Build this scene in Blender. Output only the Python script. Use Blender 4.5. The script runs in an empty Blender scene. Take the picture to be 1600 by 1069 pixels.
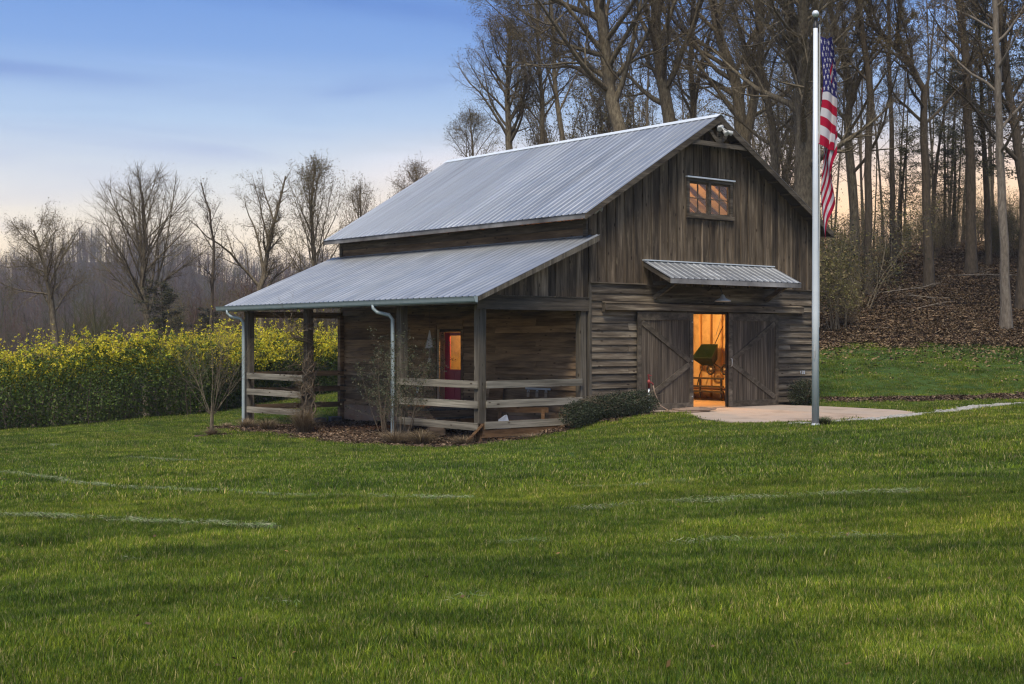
import bpy, math, random
import numpy as np
from mathutils import Vector, Matrix
# ------------------------------------------------------------------ camera, sky, sun, exposure
R = math.radians
scn = bpy.context.scene
YAW = 0.6858
SY, CY = math.sin(YAW), math.cos(YAW)
CAM = (-24.419, -26.648, 1.964)
cd = bpy.data.cameras.new('camera'); cam = bpy.data.objects.new('camera', cd)
scn.collection.objects.link(cam); scn.camera = cam
cam.location = CAM; cam.rotation_euler = (R(90), 0, -YAW)
cd.sensor_width = 36; cd.lens = 36 * 2119.55 / 1600; cd.shift_y = -0.0025
cd.clip_start = 0.1; cd.clip_end = 6000

SUN_AZ = math.atan2(-0.80, -0.60)          # measured from +Y towards +X: over the open ground to the left
SUN_EL = R(60)
world = bpy.data.worlds.new('World'); scn.world = world; world.use_nodes = True
nt = world.node_tree; nt.nodes.clear()
def N(nt, t, **kw):
    n = nt.nodes.new(t)
    for k, v in kw.items(): setattr(n, k, v)
    return n
def ramp(nt, stops, interp='LINEAR'):
    n = nt.nodes.new('ShaderNodeValToRGB'); cr = n.color_ramp; cr.interpolation = interp
    while len(cr.elements) < len(stops): cr.elements.new(0.5)
    for e, (p, c) in zip(cr.elements, stops):
        e.position = p; e.color = (c[0], c[1], c[2], 1)
    return n
def lin(r, g, b):
    return tuple(((x / 255) / 12.92 if x < 11 else ((x / 255 + .055) / 1.055) ** 2.4) for x in (r, g, b))
out = N(nt, 'ShaderNodeOutputWorld'); bg = N(nt, 'ShaderNodeBackground')
sky = N(nt, 'ShaderNodeTexSky', sky_type='NISHITA', sun_disc=False)
sky.sun_elevation = SUN_EL; sky.sun_rotation = SUN_AZ; sky.altitude = 400; sky.air_density = 1.2; sky.dust_density = 1.5
tc = N(nt, 'ShaderNodeTexCoord'); sep = N(nt, 'ShaderNodeSeparateXYZ')
L = nt.links.new
L(tc.outputs['Generated'], sep.inputs[0])
mul = N(nt, 'ShaderNodeMath', operation='MULTIPLY'); mul.inputs[1].default_value = 1.6
sq = N(nt, 'ShaderNodeMath', operation='POWER'); sq.inputs[1].default_value = 0.75; sq.use_clamp = True
# gradient position = (1.0*z)^0.75, so the low sky has room
mul.inputs[1].default_value = 1.0
L(sep.outputs['Z'], mul.inputs[0]); L(mul.outputs[0], sq.inputs[0])
def gp(deg): return max(0., math.sin(R(deg))) ** 0.75
skr = ramp(nt, [(0.0, lin(244, 208, 156)), (gp(2.2), lin(243, 216, 176)), (gp(4.2), lin(233, 218, 196)), (gp(6.3), lin(204, 206, 208)),
                (gp(9), lin(160, 182, 210)), (gp(12), lin(116, 150, 202)), (gp(15), lin(94, 134, 196)), (gp(30), lin(98, 128, 180)), (1.0, lin(102, 124, 166))])
L(sq.outputs[0], skr.inputs[0])
# long thin cloud streaks
mp = N(nt, 'ShaderNodeMapping'); mp.inputs['Scale'].default_value = (1.6, 1.6, 13); mp.inputs['Rotation'].default_value = (R(4), R(-3), 0)
L(tc.outputs['Generated'], mp.inputs[0])
n1 = N(nt, 'ShaderNodeTexNoise'); n1.inputs['Scale'].default_value = 1.55; n1.inputs['Detail'].default_value = 4; n1.inputs['Roughness'].default_value = .42; n1.inputs['Distortion'].default_value = .7
L(mp.outputs[0], n1.inputs['Vector'])
cr1 = ramp(nt, [(0.50, (0, 0, 0)), (0.74, (1, 1, 1))], 'EASE'); L(n1.outputs[0], cr1.inputs[0])
cr2 = ramp(nt, [(0.30, (1, 1, 1)), (0.47, (0, 0, 0))], 'EASE'); L(n1.outputs[0], cr2.inputs[0])
def mixc(nt, fac, a, b, blend='MIX'):
    m = nt.nodes.new('ShaderNodeMix'); m.data_type = 'RGBA'; m.blend_type = blend
    for inp, v in ((m.inputs[0], fac), (m.inputs[6], a), (m.inputs[7], b)):
        if isinstance(v, (int, float)): inp.default_value = v
        elif isinstance(v, tuple): inp.default_value = (v[0], v[1], v[2], 1)
        else: nt.links.new(v, inp)
    return m.outputs[2]
fa = N(nt, 'ShaderNodeMath', operation='MULTIPLY'); fa.inputs[1].default_value = .6; L(cr1.outputs[0], fa.inputs[0])
fb = N(nt, 'ShaderNodeMath', operation='MULTIPLY'); fb.inputs[1].default_value = .38; L(cr2.outputs[0], fb.inputs[0])
c1 = mixc(nt, fa.outputs[0], skr.outputs[0], (0.74, 0.78, 0.92), 'MULTIPLY')
dk = ramp(nt, [(0.0, lin(214, 180, 170)), (gp(5), lin(176, 178, 205)), (gp(9), lin(112, 136, 190)), (gp(14), lin(60, 98, 172)), (1.0, lin(80, 110, 175))])
L(sq.outputs[0], dk.inputs[0])
c1 = mixc(nt, fa.outputs[0], skr.outputs[0], dk.outputs[0])
lt = ramp(nt, [(0.0, lin(255, 226, 186)), (gp(5), lin(240, 226, 218)), (gp(9), lin(196, 216, 246)), (gp(14), lin(150, 190, 250)), (1.0, lin(130, 165, 220))])
L(sq.outputs[0], lt.inputs[0])
c2 = mixc(nt, fb.outputs[0], c1, lt.outputs[0])
# warm evening glow low over the wood on the right
dt = N(nt, 'ShaderNodeVectorMath', operation='DOT_PRODUCT'); L(tc.outputs['Generated'], dt.inputs[0]); dt.inputs[1].default_value = (.90, .43, 0)
gr = ramp(nt, [(.80, (0, 0, 0)), (.98, (1, 1, 1))], 'EASE'); L(dt.outputs['Value'], gr.inputs[0])
ge = ramp(nt, [(gp(1), (1, 1, 1)), (gp(5), (.75, .75, .75)), (gp(10), (0, 0, 0))], 'EASE'); L(sq.outputs[0], ge.inputs[0])
gm = N(nt, 'ShaderNodeMath', operation='MULTIPLY'); L(gr.outputs[0], gm.inputs[0]); L(ge.outputs[0], gm.inputs[1])
c2 = mixc(nt, gm.outputs[0], c2, (1.12, .66, .30))
SKY_GAIN = 10.0
g10 = N(nt, 'ShaderNodeVectorMath', operation='SCALE'); g10.inputs['Scale'].default_value = SKY_GAIN; L(c2, g10.inputs[0])
L(mixc(nt, 0.96, sky.outputs[0], g10.outputs[0]), bg.inputs[0]); bg.inputs[1].default_value = 0.10
L(bg.outputs[0], out.inputs[0])

sd = bpy.data.lights.new('sun', 'SUN'); sun = bpy.data.objects.new('sun', sd); scn.collection.objects.link(sun)
sd.energy = 3.3; sd.angle = R(24); sd.color = (1, .93, .80)   # broad fill added high behind the camera to brighten things: no hard shadows
sdir = Vector((math.sin(SUN_AZ) * math.cos(SUN_EL), math.cos(SUN_AZ) * math.cos(SUN_EL), math.sin(SUN_EL)))
sun.rotation_euler = sdir.to_track_quat('Z', 'Y').to_euler()
vs = scn.view_settings; scn.display_settings.display_device = 'sRGB'
vs.view_transform = 'Standard'; vs.look = 'None'; vs.gamma = 1; vs.use_curve_mapping = False; vs.exposure = 0.46
scn.cycles.max_bounces = 6; scn.cycles.diffuse_bounces = 3; scn.cycles.glossy_bounces = 3; scn.cycles.transmission_bounces = 4
scn.cycles.transparent_max_bounces = 8; scn.cycles.use_denoising = True; scn.cycles.denoising_prefilter = 'ACCURATE'; scn.cycles.denoising_input_passes = 'RGB_ALBEDO_NORMAL'; scn.cycles.pixel_filter_type = 'BLACKMAN_HARRIS'; scn.cycles.filter_width = 1.25; scn.cycles.use_adaptive_sampling = True
scn.cycles.adaptive_threshold = 0.008; scn.cycles.sample_clamp_indirect = 1.5; scn.cycles.volume_bounces = 0; scn.cycles.caustics_reflective = False; scn.cycles.caustics_refractive = False; scn.cycles.blur_glossy = 1.0

# ------------------------------------------------------------------ helpers
rnd = random.Random(7)
rng = np.random.default_rng(11)
def cam_xy(r, d):                                  # metres to the right of / in front of the camera
    return CAM[0] + r * CY + d * SY, CAM[1] - r * SY + d * CY
def rd(x, y):
    dx, dy = x - CAM[0], y - CAM[1]
    return dx * CY - dy * SY, dx * SY + dy * CY
def link(o, parent=None):
    scn.collection.objects.link(o)
    if parent is not None: o.parent = parent
    return o
def tag(o, label=None, cat=None, group=None, kind=None):
    if label: o['label'] = label
    if cat: o['category'] = cat
    if group: o['group'] = group
    if kind: o['kind'] = kind
    return o
def empty(name, loc=(0, 0, 0), parent=None):
    o = bpy.data.objects.new(name, None); o.location = loc; o.empty_display_size = .2
    return link(o, parent)
def mesh_np(name, V, F, mat=None, smooth=False, col=None, extra=None):
    """V (n,3), F (m,k) all faces with k corners; col (n,3) point colours"""
    me = bpy.data.meshes.new(name); V = np.ascontiguousarray(V, dtype=np.float32); F = np.ascontiguousarray(F, dtype=np.int32)
    n, (m, k) = len(V), F.shape
    me.vertices.add(n); me.vertices.foreach_set('co', V.ravel())
    me.loops.add(m * k); me.loops.foreach_set('vertex_index', F.ravel())
    me.polygons.add(m); me.polygons.foreach_set('loop_start', np.arange(0, m * k, k, dtype=np.int32))
    me.polygons.foreach_set('loop_total', np.full(m, k, dtype=np.int32))
    if smooth: me.polygons.foreach_set('use_smooth', np.ones(m, dtype=bool))
    if col is not None:
        a = me.color_attributes.new('Col', 'FLOAT_COLOR', 'POINT')
        c = np.ones((n, 4), dtype=np.float32); c[:, :3] = col; a.data.foreach_set('color', c.ravel())
    me.update(calc_edges=True)
    if mat is not None: me.materials.append(mat)
    return me
def ob(name, me, parent=None, loc=None):
    o = bpy.data.objects.new(name, me)
    if loc is not None: o.location = loc
    return link(o, parent)
class MB:
    def __init__(s): s.v = []; s.f = []
    def box(s, x0, x1, y0, y1, z0, z1):
        b = len(s.v); s.v += [(x, y, z) for z in (z0, z1) for y in (y0, y1) for x in (x0, x1)]
        s.f += [tuple(b + i for i in q) for q in ((0, 2, 3, 1), (4, 5, 7, 6), (0, 1, 5, 4), (2, 6, 7, 3), (0, 4, 6, 2), (1, 3, 7, 5))]
        return s
    def bar(s, p, q, w, h, up=(0, 0, 1)):        # w across, h along 'up'
        p, q = Vector(p), Vector(q); d = (q - p).normalized(); u = Vector(up); a = d.cross(u).normalized(); u = a.cross(d).normalized()
        b = len(s.v)
        for c in (p, q):
            for i, j in ((-1, -1), (1, -1), (1, 1), (-1, 1)): s.v.append(tuple(c + a * (w / 2 * i) + u * (h / 2 * j)))
        s.f += [tuple(b + i for i in t) for t in ((3, 2, 1, 0), (4, 5, 6, 7), (0, 1, 5, 4), (1, 2, 6, 5), (2, 3, 7, 6), (3, 0, 4, 7))]
        return s
    def prism(s, poly, a, b_, axis='y'):         # extrude a polygon of two coordinates along an axis
        b = len(s.v); n = len(poly)
        for t in (a, b_):
            for p in poly:
                s.v.append({'y': (p[0], t, p[1]), 'x': (t, p[0], p[1]), 'z': (p[0], p[1], t)}[axis])
        s.f.append(tuple(b + i for i in range(n))); s.f.append(tuple(b + n + i for i in reversed(range(n))))
        for i in range(n):
            j = (i + 1) % n; s.f.append((b + i, b + n + i, b + n + j, b + j))
        return s
    def tube(s, pts, rad, k=8, cap=True):
        P = [Vector(p) for p in pts]; b = len(s.v); n = len(P)
        if not isinstance(rad, (list, tuple)): rad = [rad] * n
        u = None
        for i, p in enumerate(P):
            d = (P[min(i + 1, n - 1)] - P[max(i - 1, 0)]).normalized()
            if u is None: u = d.orthogonal().normalized()
            u = (u - d * u.dot(d)).normalized(); w = d.cross(u)
            for j in range(k):
                t = 2 * math.pi * j / k; s.v.append(tuple(p + (u * math.cos(t) + w * math.sin(t)) * rad[i]))
        for i in range(n - 1):
            for j in range(k):
                s.f.append((b + i * k + j, b + i * k + (j + 1) % k, b + (i + 1) * k + (j + 1) % k, b + (i + 1) * k + j))
        if cap: s.f.append(tuple(b + j for j in reversed(range(k)))); s.f.append(tuple(b + (n - 1) * k + j for j in range(k)))
        return s
    def lathe(s, prof, c=(0, 0, 0), k=16, axis=None):
        b = len(s.v); M = Matrix.Identity(3) if axis is None else Vector(axis).to_track_quat('Z', 'Y').to_matrix()
        for r, z in prof:
            for j in range(k):
                t = 2 * math.pi * j / k; s.v.append(tuple(Vector(c) + M @ Vector((r * math.cos(t), r * math.sin(t), z))))
        for i in range(len(prof) - 1):
            for j in range(k):
                s.f.append((b + i * k + j, b + i * k + (j + 1) % k, b + (i + 1) * k + (j + 1) % k, b + (i + 1) * k + j))
        return s
    def build(s, name, mat, parent=None, smooth=False, loc=None):
        me = bpy.data.meshes.new(name); me.from_pydata(s.v, [], s.f); me.update()
        if smooth: me.polygons.foreach_set('use_smooth', [True] * len(me.polygons))
        me.materials.append(mat)
        return ob(name, me, parent, loc)
def box(name, mat, parent, x0, x1, y0, y1, z0, z1):
    return MB().box(x0, x1, y0, y1, z0, z1).build(name, mat, parent)

# ------------------------------------------------------------------ materials
def mat(name, color=(.5, .5, .5), rough=.6, metal=0., spec=.5):
    m = bpy.data.materials.new(name); m.use_nodes = True
    b = m.node_tree.nodes['Principled BSDF']; b.inputs['Base Color'].default_value = (*color, 1)
    b.inputs['Roughness'].default_value = rough; b.inputs['Metallic'].default_value = metal; b.inputs['Specular IOR Level'].default_value = spec
    return m
def bsdf(m): return m.node_tree.nodes['Principled BSDF']
def noise(nt, vec, scale, detail=4, rough=.55, dist=0.):
    n = nt.nodes.new('ShaderNodeTexNoise'); n.inputs['Scale'].default_value = scale; n.inputs['Detail'].default_value = detail
    n.inputs['Roughness'].default_value = rough; n.inputs['Distortion'].default_value = dist
    if vec is not None: nt.links.new(vec, n.inputs['Vector'])
    return n.outputs[0]
def mapping(nt, vec, scale, loc=None):
    m = nt.nodes.new('ShaderNodeMapping'); m.inputs['Scale'].default_value = scale; nt.links.new(vec, m.inputs['Vector'])
    if loc is not None: nt.links.new(loc, m.inputs['Location'])
    return m.outputs[0]
def mottled(name, c0, c1, scale=3., rough=.8, bump=.2, bscale=None, metal=0., c2=None, detail=6, spec=.3):
    """two or three tones by noise at world position, with a fine bump"""
    m = mat(name, c0, rough, metal, spec); nt = m.node_tree; g = nt.nodes.new('ShaderNodeNewGeometry')
    st = [(.32, c0), (.68, c1)] if c2 is None else [(.3, c0), (.5, c1), (.7, c2)]
    r = ramp(nt, st); nt.links.new(noise(nt, g.outputs['Position'], scale, detail, .6), r.inputs[0]); nt.links.new(r.outputs[0], bsdf(m).inputs['Base Color'])
    if bump:
        bn = nt.nodes.new('ShaderNodeBump'); bn.inputs['Strength'].default_value = bump; bn.inputs['Distance'].default_value = .03
        nt.links.new(noise(nt, g.outputs['Position'], bscale or scale * 6, 5), bn.inputs['Height']); nt.links.new(bn.outputs[0], bsdf(m).inputs['Normal'])
    return m
def wood(name, grain, tones, knots=True, var=.55, stain=None, rough=.85):
    """weathered boards; 'grain' stretches the noise so it runs along the boards"""
    m = mat(name, tones[1], rough, 0, .2); nt = m.node_tree; Lk = nt.links.new
    g = nt.nodes.new('ShaderNodeNewGeometry'); oi = nt.nodes.new('ShaderNodeObjectInfo')
    off = nt.nodes.new('ShaderNodeVectorMath'); off.operation = 'SCALE'; off.inputs[0].default_value = (37, 53, 71); Lk(oi.outputs['Random'], off.inputs['Scale'])
    v = mapping(nt, g.outputs['Position'], grain, off.outputs[0])
    r = ramp(nt, [(.28, tones[0]), (.5, tones[1]), (.74, tones[2])]); Lk(noise(nt, v, 1.0, 7, .62, .3), r.inputs[0])
    c = r.outputs[0]
    v2 = mapping(nt, g.outputs['Position'], tuple(a * .22 + .25 for a in grain), off.outputs[0])
    r2 = ramp(nt, [(.3, (.55, .53, .5)), (.7, (1.35, 1.33, 1.3))]); Lk(noise(nt, v2, 1.0, 3, .5), r2.inputs[0])
    c = mixc(nt, 1.0, c, r2.outputs[0], 'MULTIPLY')
    r3 = ramp(nt, [(0, (1 - var * .6, 1 - var * .62, 1 - var * .62)), (.5, (1, .97, .93)), (1, (1 + var * .7, 1 + var * .66, 1 + var * .6))]); Lk(oi.outputs['Random'], r3.inputs[0])
    c = mixc(nt, 1.0, c, r3.outputs[0], 'MULTIPLY')
    if knots:
        vo = nt.nodes.new('ShaderNodeTexVoronoi'); vo.inputs['Scale'].default_value = 1.0
        kk = tuple(2.2 if a < 5 else 5.5 for a in grain); Lk(mapping(nt, g.outputs['Position'], kk, off.outputs[0]), vo.inputs['Vector'])
        kr = ramp(nt, [(.07, (.22, .17, .14)), (.15, (1, 1, 1))]); Lk(vo.outputs['Distance'], kr.inputs[0])
        c = mixc(nt, 1.0, c, kr.outputs[0], 'MULTIPLY')
    if stain is not None:                         # pale scuffs and exposed wood
        sr = ramp(nt, [(.66, (0, 0, 0)), (.76, (1, 1, 1))]); Lk(noise(nt, mapping(nt, g.outputs['Position'], tuple(a * .35 + 1.2 for a in grain), off.outputs[0]), 1.0, 3, .6), sr.inputs[0])
        fm = nt.nodes.new('ShaderNodeMath'); fm.operation = 'MULTIPLY'; fm.inputs[1].default_value = .6; Lk(sr.outputs[0], fm.inputs[0])
        c = mixc(nt, fm.outputs[0], c, stain)
    Lk(c, bsdf(m).inputs['Base Color'])
    b = nt.nodes.new('ShaderNodeBump'); b.inputs['Strength'].default_value = .35; b.inputs['Distance'].default_value = .01
    Lk(noise(nt, v, 1.6, 5, .6), b.inputs['Height']); Lk(b.outputs[0], bsdf(m).inputs['Normal'])
    return m
M = {}
T_DARK = ((.030, .023, .016), (.105, .08, .055), (.24, .19, .135))
M['board_v'] = wood('weathered_boards_upright', (10, 10, .9), T_DARK, stain=(.30, .235, .14), var=.6)
M['board_h'] = wood('weathered_boards_level', (.9, .9, 11), ((.04, .031, .023), (.13, .106, .08), (.32, .275, .21)), stain=(.36, .29, .2), var=.5)
M['porch_h'] = wood('sheltered_boards_level', (.9, .9, 11), ((.07, .047, .03), (.22, .15, .09), (.38, .27, .165)), var=.5)
M['door_v'] = wood('door_boards_upright', (26, 26, .8), ((.032, .026, .02), (.09, .073, .056), (.19, .158, .122)), knots=False, var=.35)
M['door_f'] = wood('door_frame_timber', (5, 5, 9), ((.045, .038, .03), (.105, .088, .068), (.18, .153, .12)), knots=False, var=.2)
M['beam'] = wood('beam_timber', (1.2, 1.2, 22), ((.04, .033, .026), (.09, .076, .06), (.16, .135, .105)), var=.2, stain=(.25, .2, .14))
M['post'] = wood('post_timber', (20, 20, 1.), ((.05, .042, .034), (.115, .10, .08), (.2, .18, .145)), var=.15, stain=(.34, .25, .15))
M['rail'] = wood('rail_timber', (1., 1., 26), ((.12, .11, .09), (.24, .22, .18), (.38, .35, .29)), var=.25)
M['sheath'] = mat('dark_sheathing', (.03, .025, .02), .9)
M['new_wood'] = wood('bare_framing', (12, 12, 1.2), ((.30, .18, .08), (.46, .30, .14), (.6, .42, .22)), knots=False, var=.15)
M['ply'] = mottled('plywood', (.36, .27, .16), (.58, .46, .28), 2.2, .75, .05, c2=(.48, .37, .21))
M['crate_wood'] = wood('brown_box_timber', (2, 2, 20), ((.08, .045, .02), (.16, .09, .045), (.24, .15, .08)), var=.2)
# metal roofing
m = mat('galvanised_roofing', (.5, .52, .54), .45, .7); nt_ = m.node_tree; g_ = nt_.nodes.new('ShaderNodeNewGeometry')
oi_ = nt_.nodes.new('ShaderNodeObjectInfo'); ra_ = ramp(nt_, [(0, (.34, .355, .38)), (1, (.42, .435, .455))]); nt_.links.new(oi_.outputs['Random'], ra_.inputs[0])
rb_ = ramp(nt_, [(.28, (.74, .73, .71)), (.62, (1.06, 1.06, 1.06))]); nt_.links.new(noise(nt_, mapping(nt_, g_.outputs['Position'], (.35, 7.0, .35)), 1.0, 6), rb_.inputs[0])
nt_.links.new(mixc(nt_, 1., ra_.outputs[0], rb_.outputs[0], 'MULTIPLY'), bsdf(m).inputs['Base Color'])
rr_ = ramp(nt_, [(.3, (.36, .36, .36)), (.7, (.5, .5, .5))]); nt_.links.new(noise(nt_, g_.outputs['Position'], 1.4, 3), rr_.inputs[0]); nt_.links.new(rr_.outputs[0], bsdf(m).inputs['Roughness'])
M['roof'] = m
M['gutter'] = mottled('painted_gutter', (.30, .36, .37), (.36, .42, .43), 5, .4, 0, metal=.1, spec=.5)
M['white_metal'] = mottled('white_aluminium', (.62, .66, .69), (.72, .75, .77), 2, .4, 0, metal=.15)
M['fascia'] = wood('grey_fascia', (1.2, 1.2, 1.2), ((.10, .10, .105), (.2, .2, .21), (.36, .36, .37)), knots=False, var=.1)
nt_ = M['fascia'].node_tree
M['concrete'] = mottled('apron_concrete', (.26, .20, .15), (.40, .31, .24), .9, .9, .15, 14, c2=(.34, .28, .23))
M['found'] = mottled('foundation_concrete', (.26, .13, .08), (.34, .22, .15), 1.3, .9, .2, 18, c2=(.36, .28, .21))
M['red'] = mat('magenta_door_paint', (.26, .012, .045), .4)
M['jamb'] = mat('beige_jamb_paint', (.32, .25, .18), .6)
M['glass'] = mat('window_glass', (1, 1, 1), .02); _g = M['glass'].node_tree; _t = _g.nodes.new('ShaderNodeBsdfTransparent'); _s = _g.nodes.new('ShaderNodeBsdfGlossy'); _s.inputs['Roughness'].default_value = .03
_x = _g.nodes.new('ShaderNodeMixShader'); _x.inputs[0].default_value = .06; _g.links.new(_t.outputs[0], _x.inputs[1]); _g.links.new(_s.outputs[0], _x.inputs[2])
_g.links.new(_x.outputs[0], [n for n in _g.nodes if n.type == 'OUTPUT_MATERIAL'][0].inputs[0])
M['black'] = mat('black_rubber', (.015, .014, .014), .7)
M['steel'] = mat('dull_steel', (.3, .3, .31), .4, .8)
M['dark_steel'] = mat('dark_painted_steel', (.03, .028, .027), .5, .3)
M['lampmetal'] = mat('pale_lamp_metal', (.5, .5, .48), .35, .2)
M['hopper'] = mottled('green_paint', (.006, .018, .005), (.012, .03, .008), 8, .45, 0)
M['redpaint'] = mottled('faded_red_paint', (.25, .03, .03), (.33, .06, .05), 12, .5, 0)
M['hose'] = mottled('tan_hose_rubber', (.22, .15, .10), (.30, .21, .15), 6, .6, 0)
M['plastic_white'] = mat('white_plastic', (.62, .64, .68), .45)
M['tin'] = mat('pale_bell_metal', (.50, .45, .41), .5, .1)
M['block'] = mottled('concrete_block', (.09, .095, .10), (.16, .165, .17), 9, .95, .2)
M['blockpale'] = mottled('pale_block', (.26, .29, .32), (.34, .36, .38), 9, .95, .2)
M['rope'] = mat('halyard_rope', (.5, .5, .48), .8)
def emis(name, c, s):
    m = mat(name, c, .5); bsdf(m).inputs['Emission Color'].default_value = (*c, 1); bsdf(m).inputs['Emission Strength'].default_value = s; return m
M['bulb'] = emis('lit_bulb', (1, .62, .25), 12)
def vcol(name, rough=.6, trans=0., mult=None, spec=.3, patch=None, rand=None):
    """point colours, optional translucency, patches by world position and a random per copy"""
    m = mat(name, (.2, .2, .2), rough, 0, spec); nt = m.node_tree; Lk = nt.links.new
    a = nt.nodes.new('ShaderNodeVertexColor'); a.layer_name = 'Col'; c = a.outputs[0]
    if patch:
        g = nt.nodes.new('ShaderNodeNewGeometry'); vr = nt.nodes.new('ShaderNodeVectorRotate'); vr.rotation_type = 'Z_AXIS'; vr.inputs['Angle'].default_value = YAW; Lk(g.outputs['Position'], vr.inputs['Vector'])
        for sc, vec, lo, hi in patch:
            r = ramp(nt, [(.34, lo), (.66, hi)]); Lk(noise(nt, mapping(nt, vr.outputs[0], vec), sc, 4, .55), r.inputs[0]); c = mixc(nt, 1., c, r.outputs[0], 'MULTIPLY')
    if rand:
        oi = nt.nodes.new('ShaderNodeObjectInfo'); r = ramp(nt, [(0, rand[0]), (1, rand[1])]); Lk(oi.outputs['Random'], r.inputs[0]); c = mixc(nt, 1., c, r.outputs[0], 'MULTIPLY')
    Lk(c, bsdf(m).inputs['Base Color'])
    if trans:
        t = nt.nodes.new('ShaderNodeBsdfTranslucent'); Lk(c, t.inputs[0]); mx = nt.nodes.new('ShaderNodeMixShader'); mx.inputs[0].default_value = trans
        o = [n for n in nt.nodes if n.type == 'OUTPUT_MATERIAL'][0]; Lk(bsdf(m).outputs[0], mx.inputs[1]); Lk(t.outputs[0], mx.inputs[2]); Lk(mx.outputs[0], o.inputs[0])
    return m
M['leaf'] = vcol('leaf', .6, .3)
M['flag'] = vcol('flag_cloth', .75, .25, spec=.1)
M['litter'] = vcol('fallen_leaves', .9, rand=((.7, .7, .7), (1.4, 1.35, 1.3)), spec=.1)
M['grass'] = vcol('grass_blades', .8, .35, spec=.06, rand=((.62, .66, .64), (1.38, 1.32, 1.3)),
                  patch=[(.16, (1, 1, 1), (.84, .90, .95), (1.3, 1.16, 1.0)), (.42, (.28, 1.3, 1), (.74, .80, .86), (1.3, 1.22, 1.1)), (1.5, (.55, 1.5, 1), (.60, .66, .72), (1.45, 1.38, 1.3))])
M['clip'] = vcol('dry_clippings', .8, .2, spec=.1, rand=((.75, .75, .75), (1.25, 1.25, 1.25)))
def bark(name, c0, c1, c2=None):
    m = mat(name, c0, .9, 0, .15); nt = m.node_tree; Lk = nt.links.new; t = nt.nodes.new('ShaderNodeTexCoord')
    v = mapping(nt, t.outputs['Object'], (6, 6, 1.6)); st = [(.3, c0), (.7, c1)] if c2 is None else [(.28, c0), (.52, c1), (.72, c2)]
    r = ramp(nt, st); n = noise(nt, v, 2.2, 8, .72); Lk(n, r.inputs[0]); Lk(r.outputs[0], bsdf(m).inputs['Base Color'])
    b = nt.nodes.new('ShaderNodeBump'); b.inputs['Strength'].default_value = .6; b.inputs['Distance'].default_value = .05; Lk(n, b.inputs['Height']); Lk(b.outputs[0], bsdf(m).inputs['Normal'])
    return m
M['bark'] = bark('brown_grey_bark', (.045, .034, .022), (.17, .135, .09), (.32, .275, .18))
M['bark_pale'] = bark('pale_grey_bark', (.075, .06, .046), (.18, .148, .115), (.27, .235, .185))
M['bark_dark'] = bark('dark_bark', (.04, .032, .022), (.13, .10, .07))
M['vine'] = bark('dry_vine', (.10, .075, .05), (.24, .185, .13))
M['buds'] = vcol('buds', .7, .3)
# ------------------------------------------------------------------ the lie of the land
def S(u, d, z): return (*cam_xy((u - 800) / 2119.55 * d, d), z)      # image pixel column, estimated depth, height: turned to world metres
CTRL = [(-3.75, -.5, -.62), (-2.2, -.5, -.50), (-.9, -.6, -.30), (.5, -.8, -.10), (2, -1, -.06), (9, -1.5, -.04), (6, -5, -.05), (1.5, -5, -.06), (0, -3, -.04), (3.5, -6.2, -.05), (7.5, -5.2, -.04),
        (-4.3, 3.5, -.80), (-4.2, 8.4, -.80), (-4.2, 12, -.80), (-2, 12.6, -.78), (-.5, 12.4, -.80), (-1.8, 6, -.74), (-1.8, 2, -.66), (-1.5, 9.5, -.76), (4, 13, -.3), (9.6, 6, .1), (9.6, 12.5, .6),
        (-.5, -7.9, .06), (1.3, -7.6, .05), (4.5, -7.2, .06), (8, -6.4, .07), (12, -5.7, .09)]
CTRL += [S(*a) for a in [
    (800, 0, .46), (800, 5, .44), (0, 6, .42), (1600, 6, .46), (-400, 8, .2), (2000, 8, .5), (800, 14, .22), (100, 14, .06), (1500, 14, .34), (800, 24, -.22), (100, 24, -.42), (1500, 24, .16),
    (-400, 30, -1.2), (2000, 30, .4), (150, 36, -.78), (350, 33, -.62), (600, 31, -.62), (-200, 44, -1.5), (0, 45.5, -1.15), (200, 45.5, -.85), (330, 47, -.66), (500, 56, -.36), (620, 60, -.2),
    (1600, 33, .24), (1300, 43.5, .05), (1450, 43, .05), (1600, 42.5, .06), (1900, 42, .3), (1300, 47.5, .9), (1450, 47.5, .9), (1600, 47.5, .9), (1320, 52, 1.75), (1450, 52, 1.75), (1600, 52, 1.7), (1900, 52, 2.0),
    (1300, 60, 3.5), (1450, 60, 3.7), (1600, 60, 3.7), (1900, 60, 4), (1300, 75, 6.3), (1450, 75, 6.8), (1600, 75, 7.0), (2000, 75, 7.5), (1400, 95, 8.3), (1700, 95, 8.9), (1400, 150, 9.5), (1900, 150, 11),
    (1120, 62, 1.6), (1120, 80, 4.0), (950, 80, 2.2), (950, 110, 3.6), (1120, 110, 6.3), (780, 75, .1), (780, 110, .5), (620, 80, -1.6), (450, 75, -2.5), (200, 65, -3.0), (0, 62, -3.4), (-300, 60, -4.5),
    (450, 110, -5), (200, 110, -7), (0, 110, -8), (-400, 110, -9), (650, 130, -2), (1100, 160, 6), (0, 170, -8), (400, 170, -5), (700, 190, 1)]]
CT = np.array(CTRL); _c2 = 2.0 ** 2
_A = np.sqrt(((CT[:, None, :2] - CT[None, :, :2]) ** 2).sum(-1) + _c2); _nn = len(CT)
_W = np.linalg.solve(np.block([[_A + np.eye(_nn) * -.15, np.ones((_nn, 1))], [np.ones((1, _nn)), np.zeros((1, 1))]]), np.r_[CT[:, 2], 0])
def vnoise(x, y, s):
    return (np.sin(x * s + 1.3 * np.sin(y * s * .7 + 2)) + np.sin(y * s * 1.1 + 1.7 * np.sin(x * s * .6 + 1)) + .5 * np.sin((x + y) * s * 2.1 + 3)) / 2.5
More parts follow.
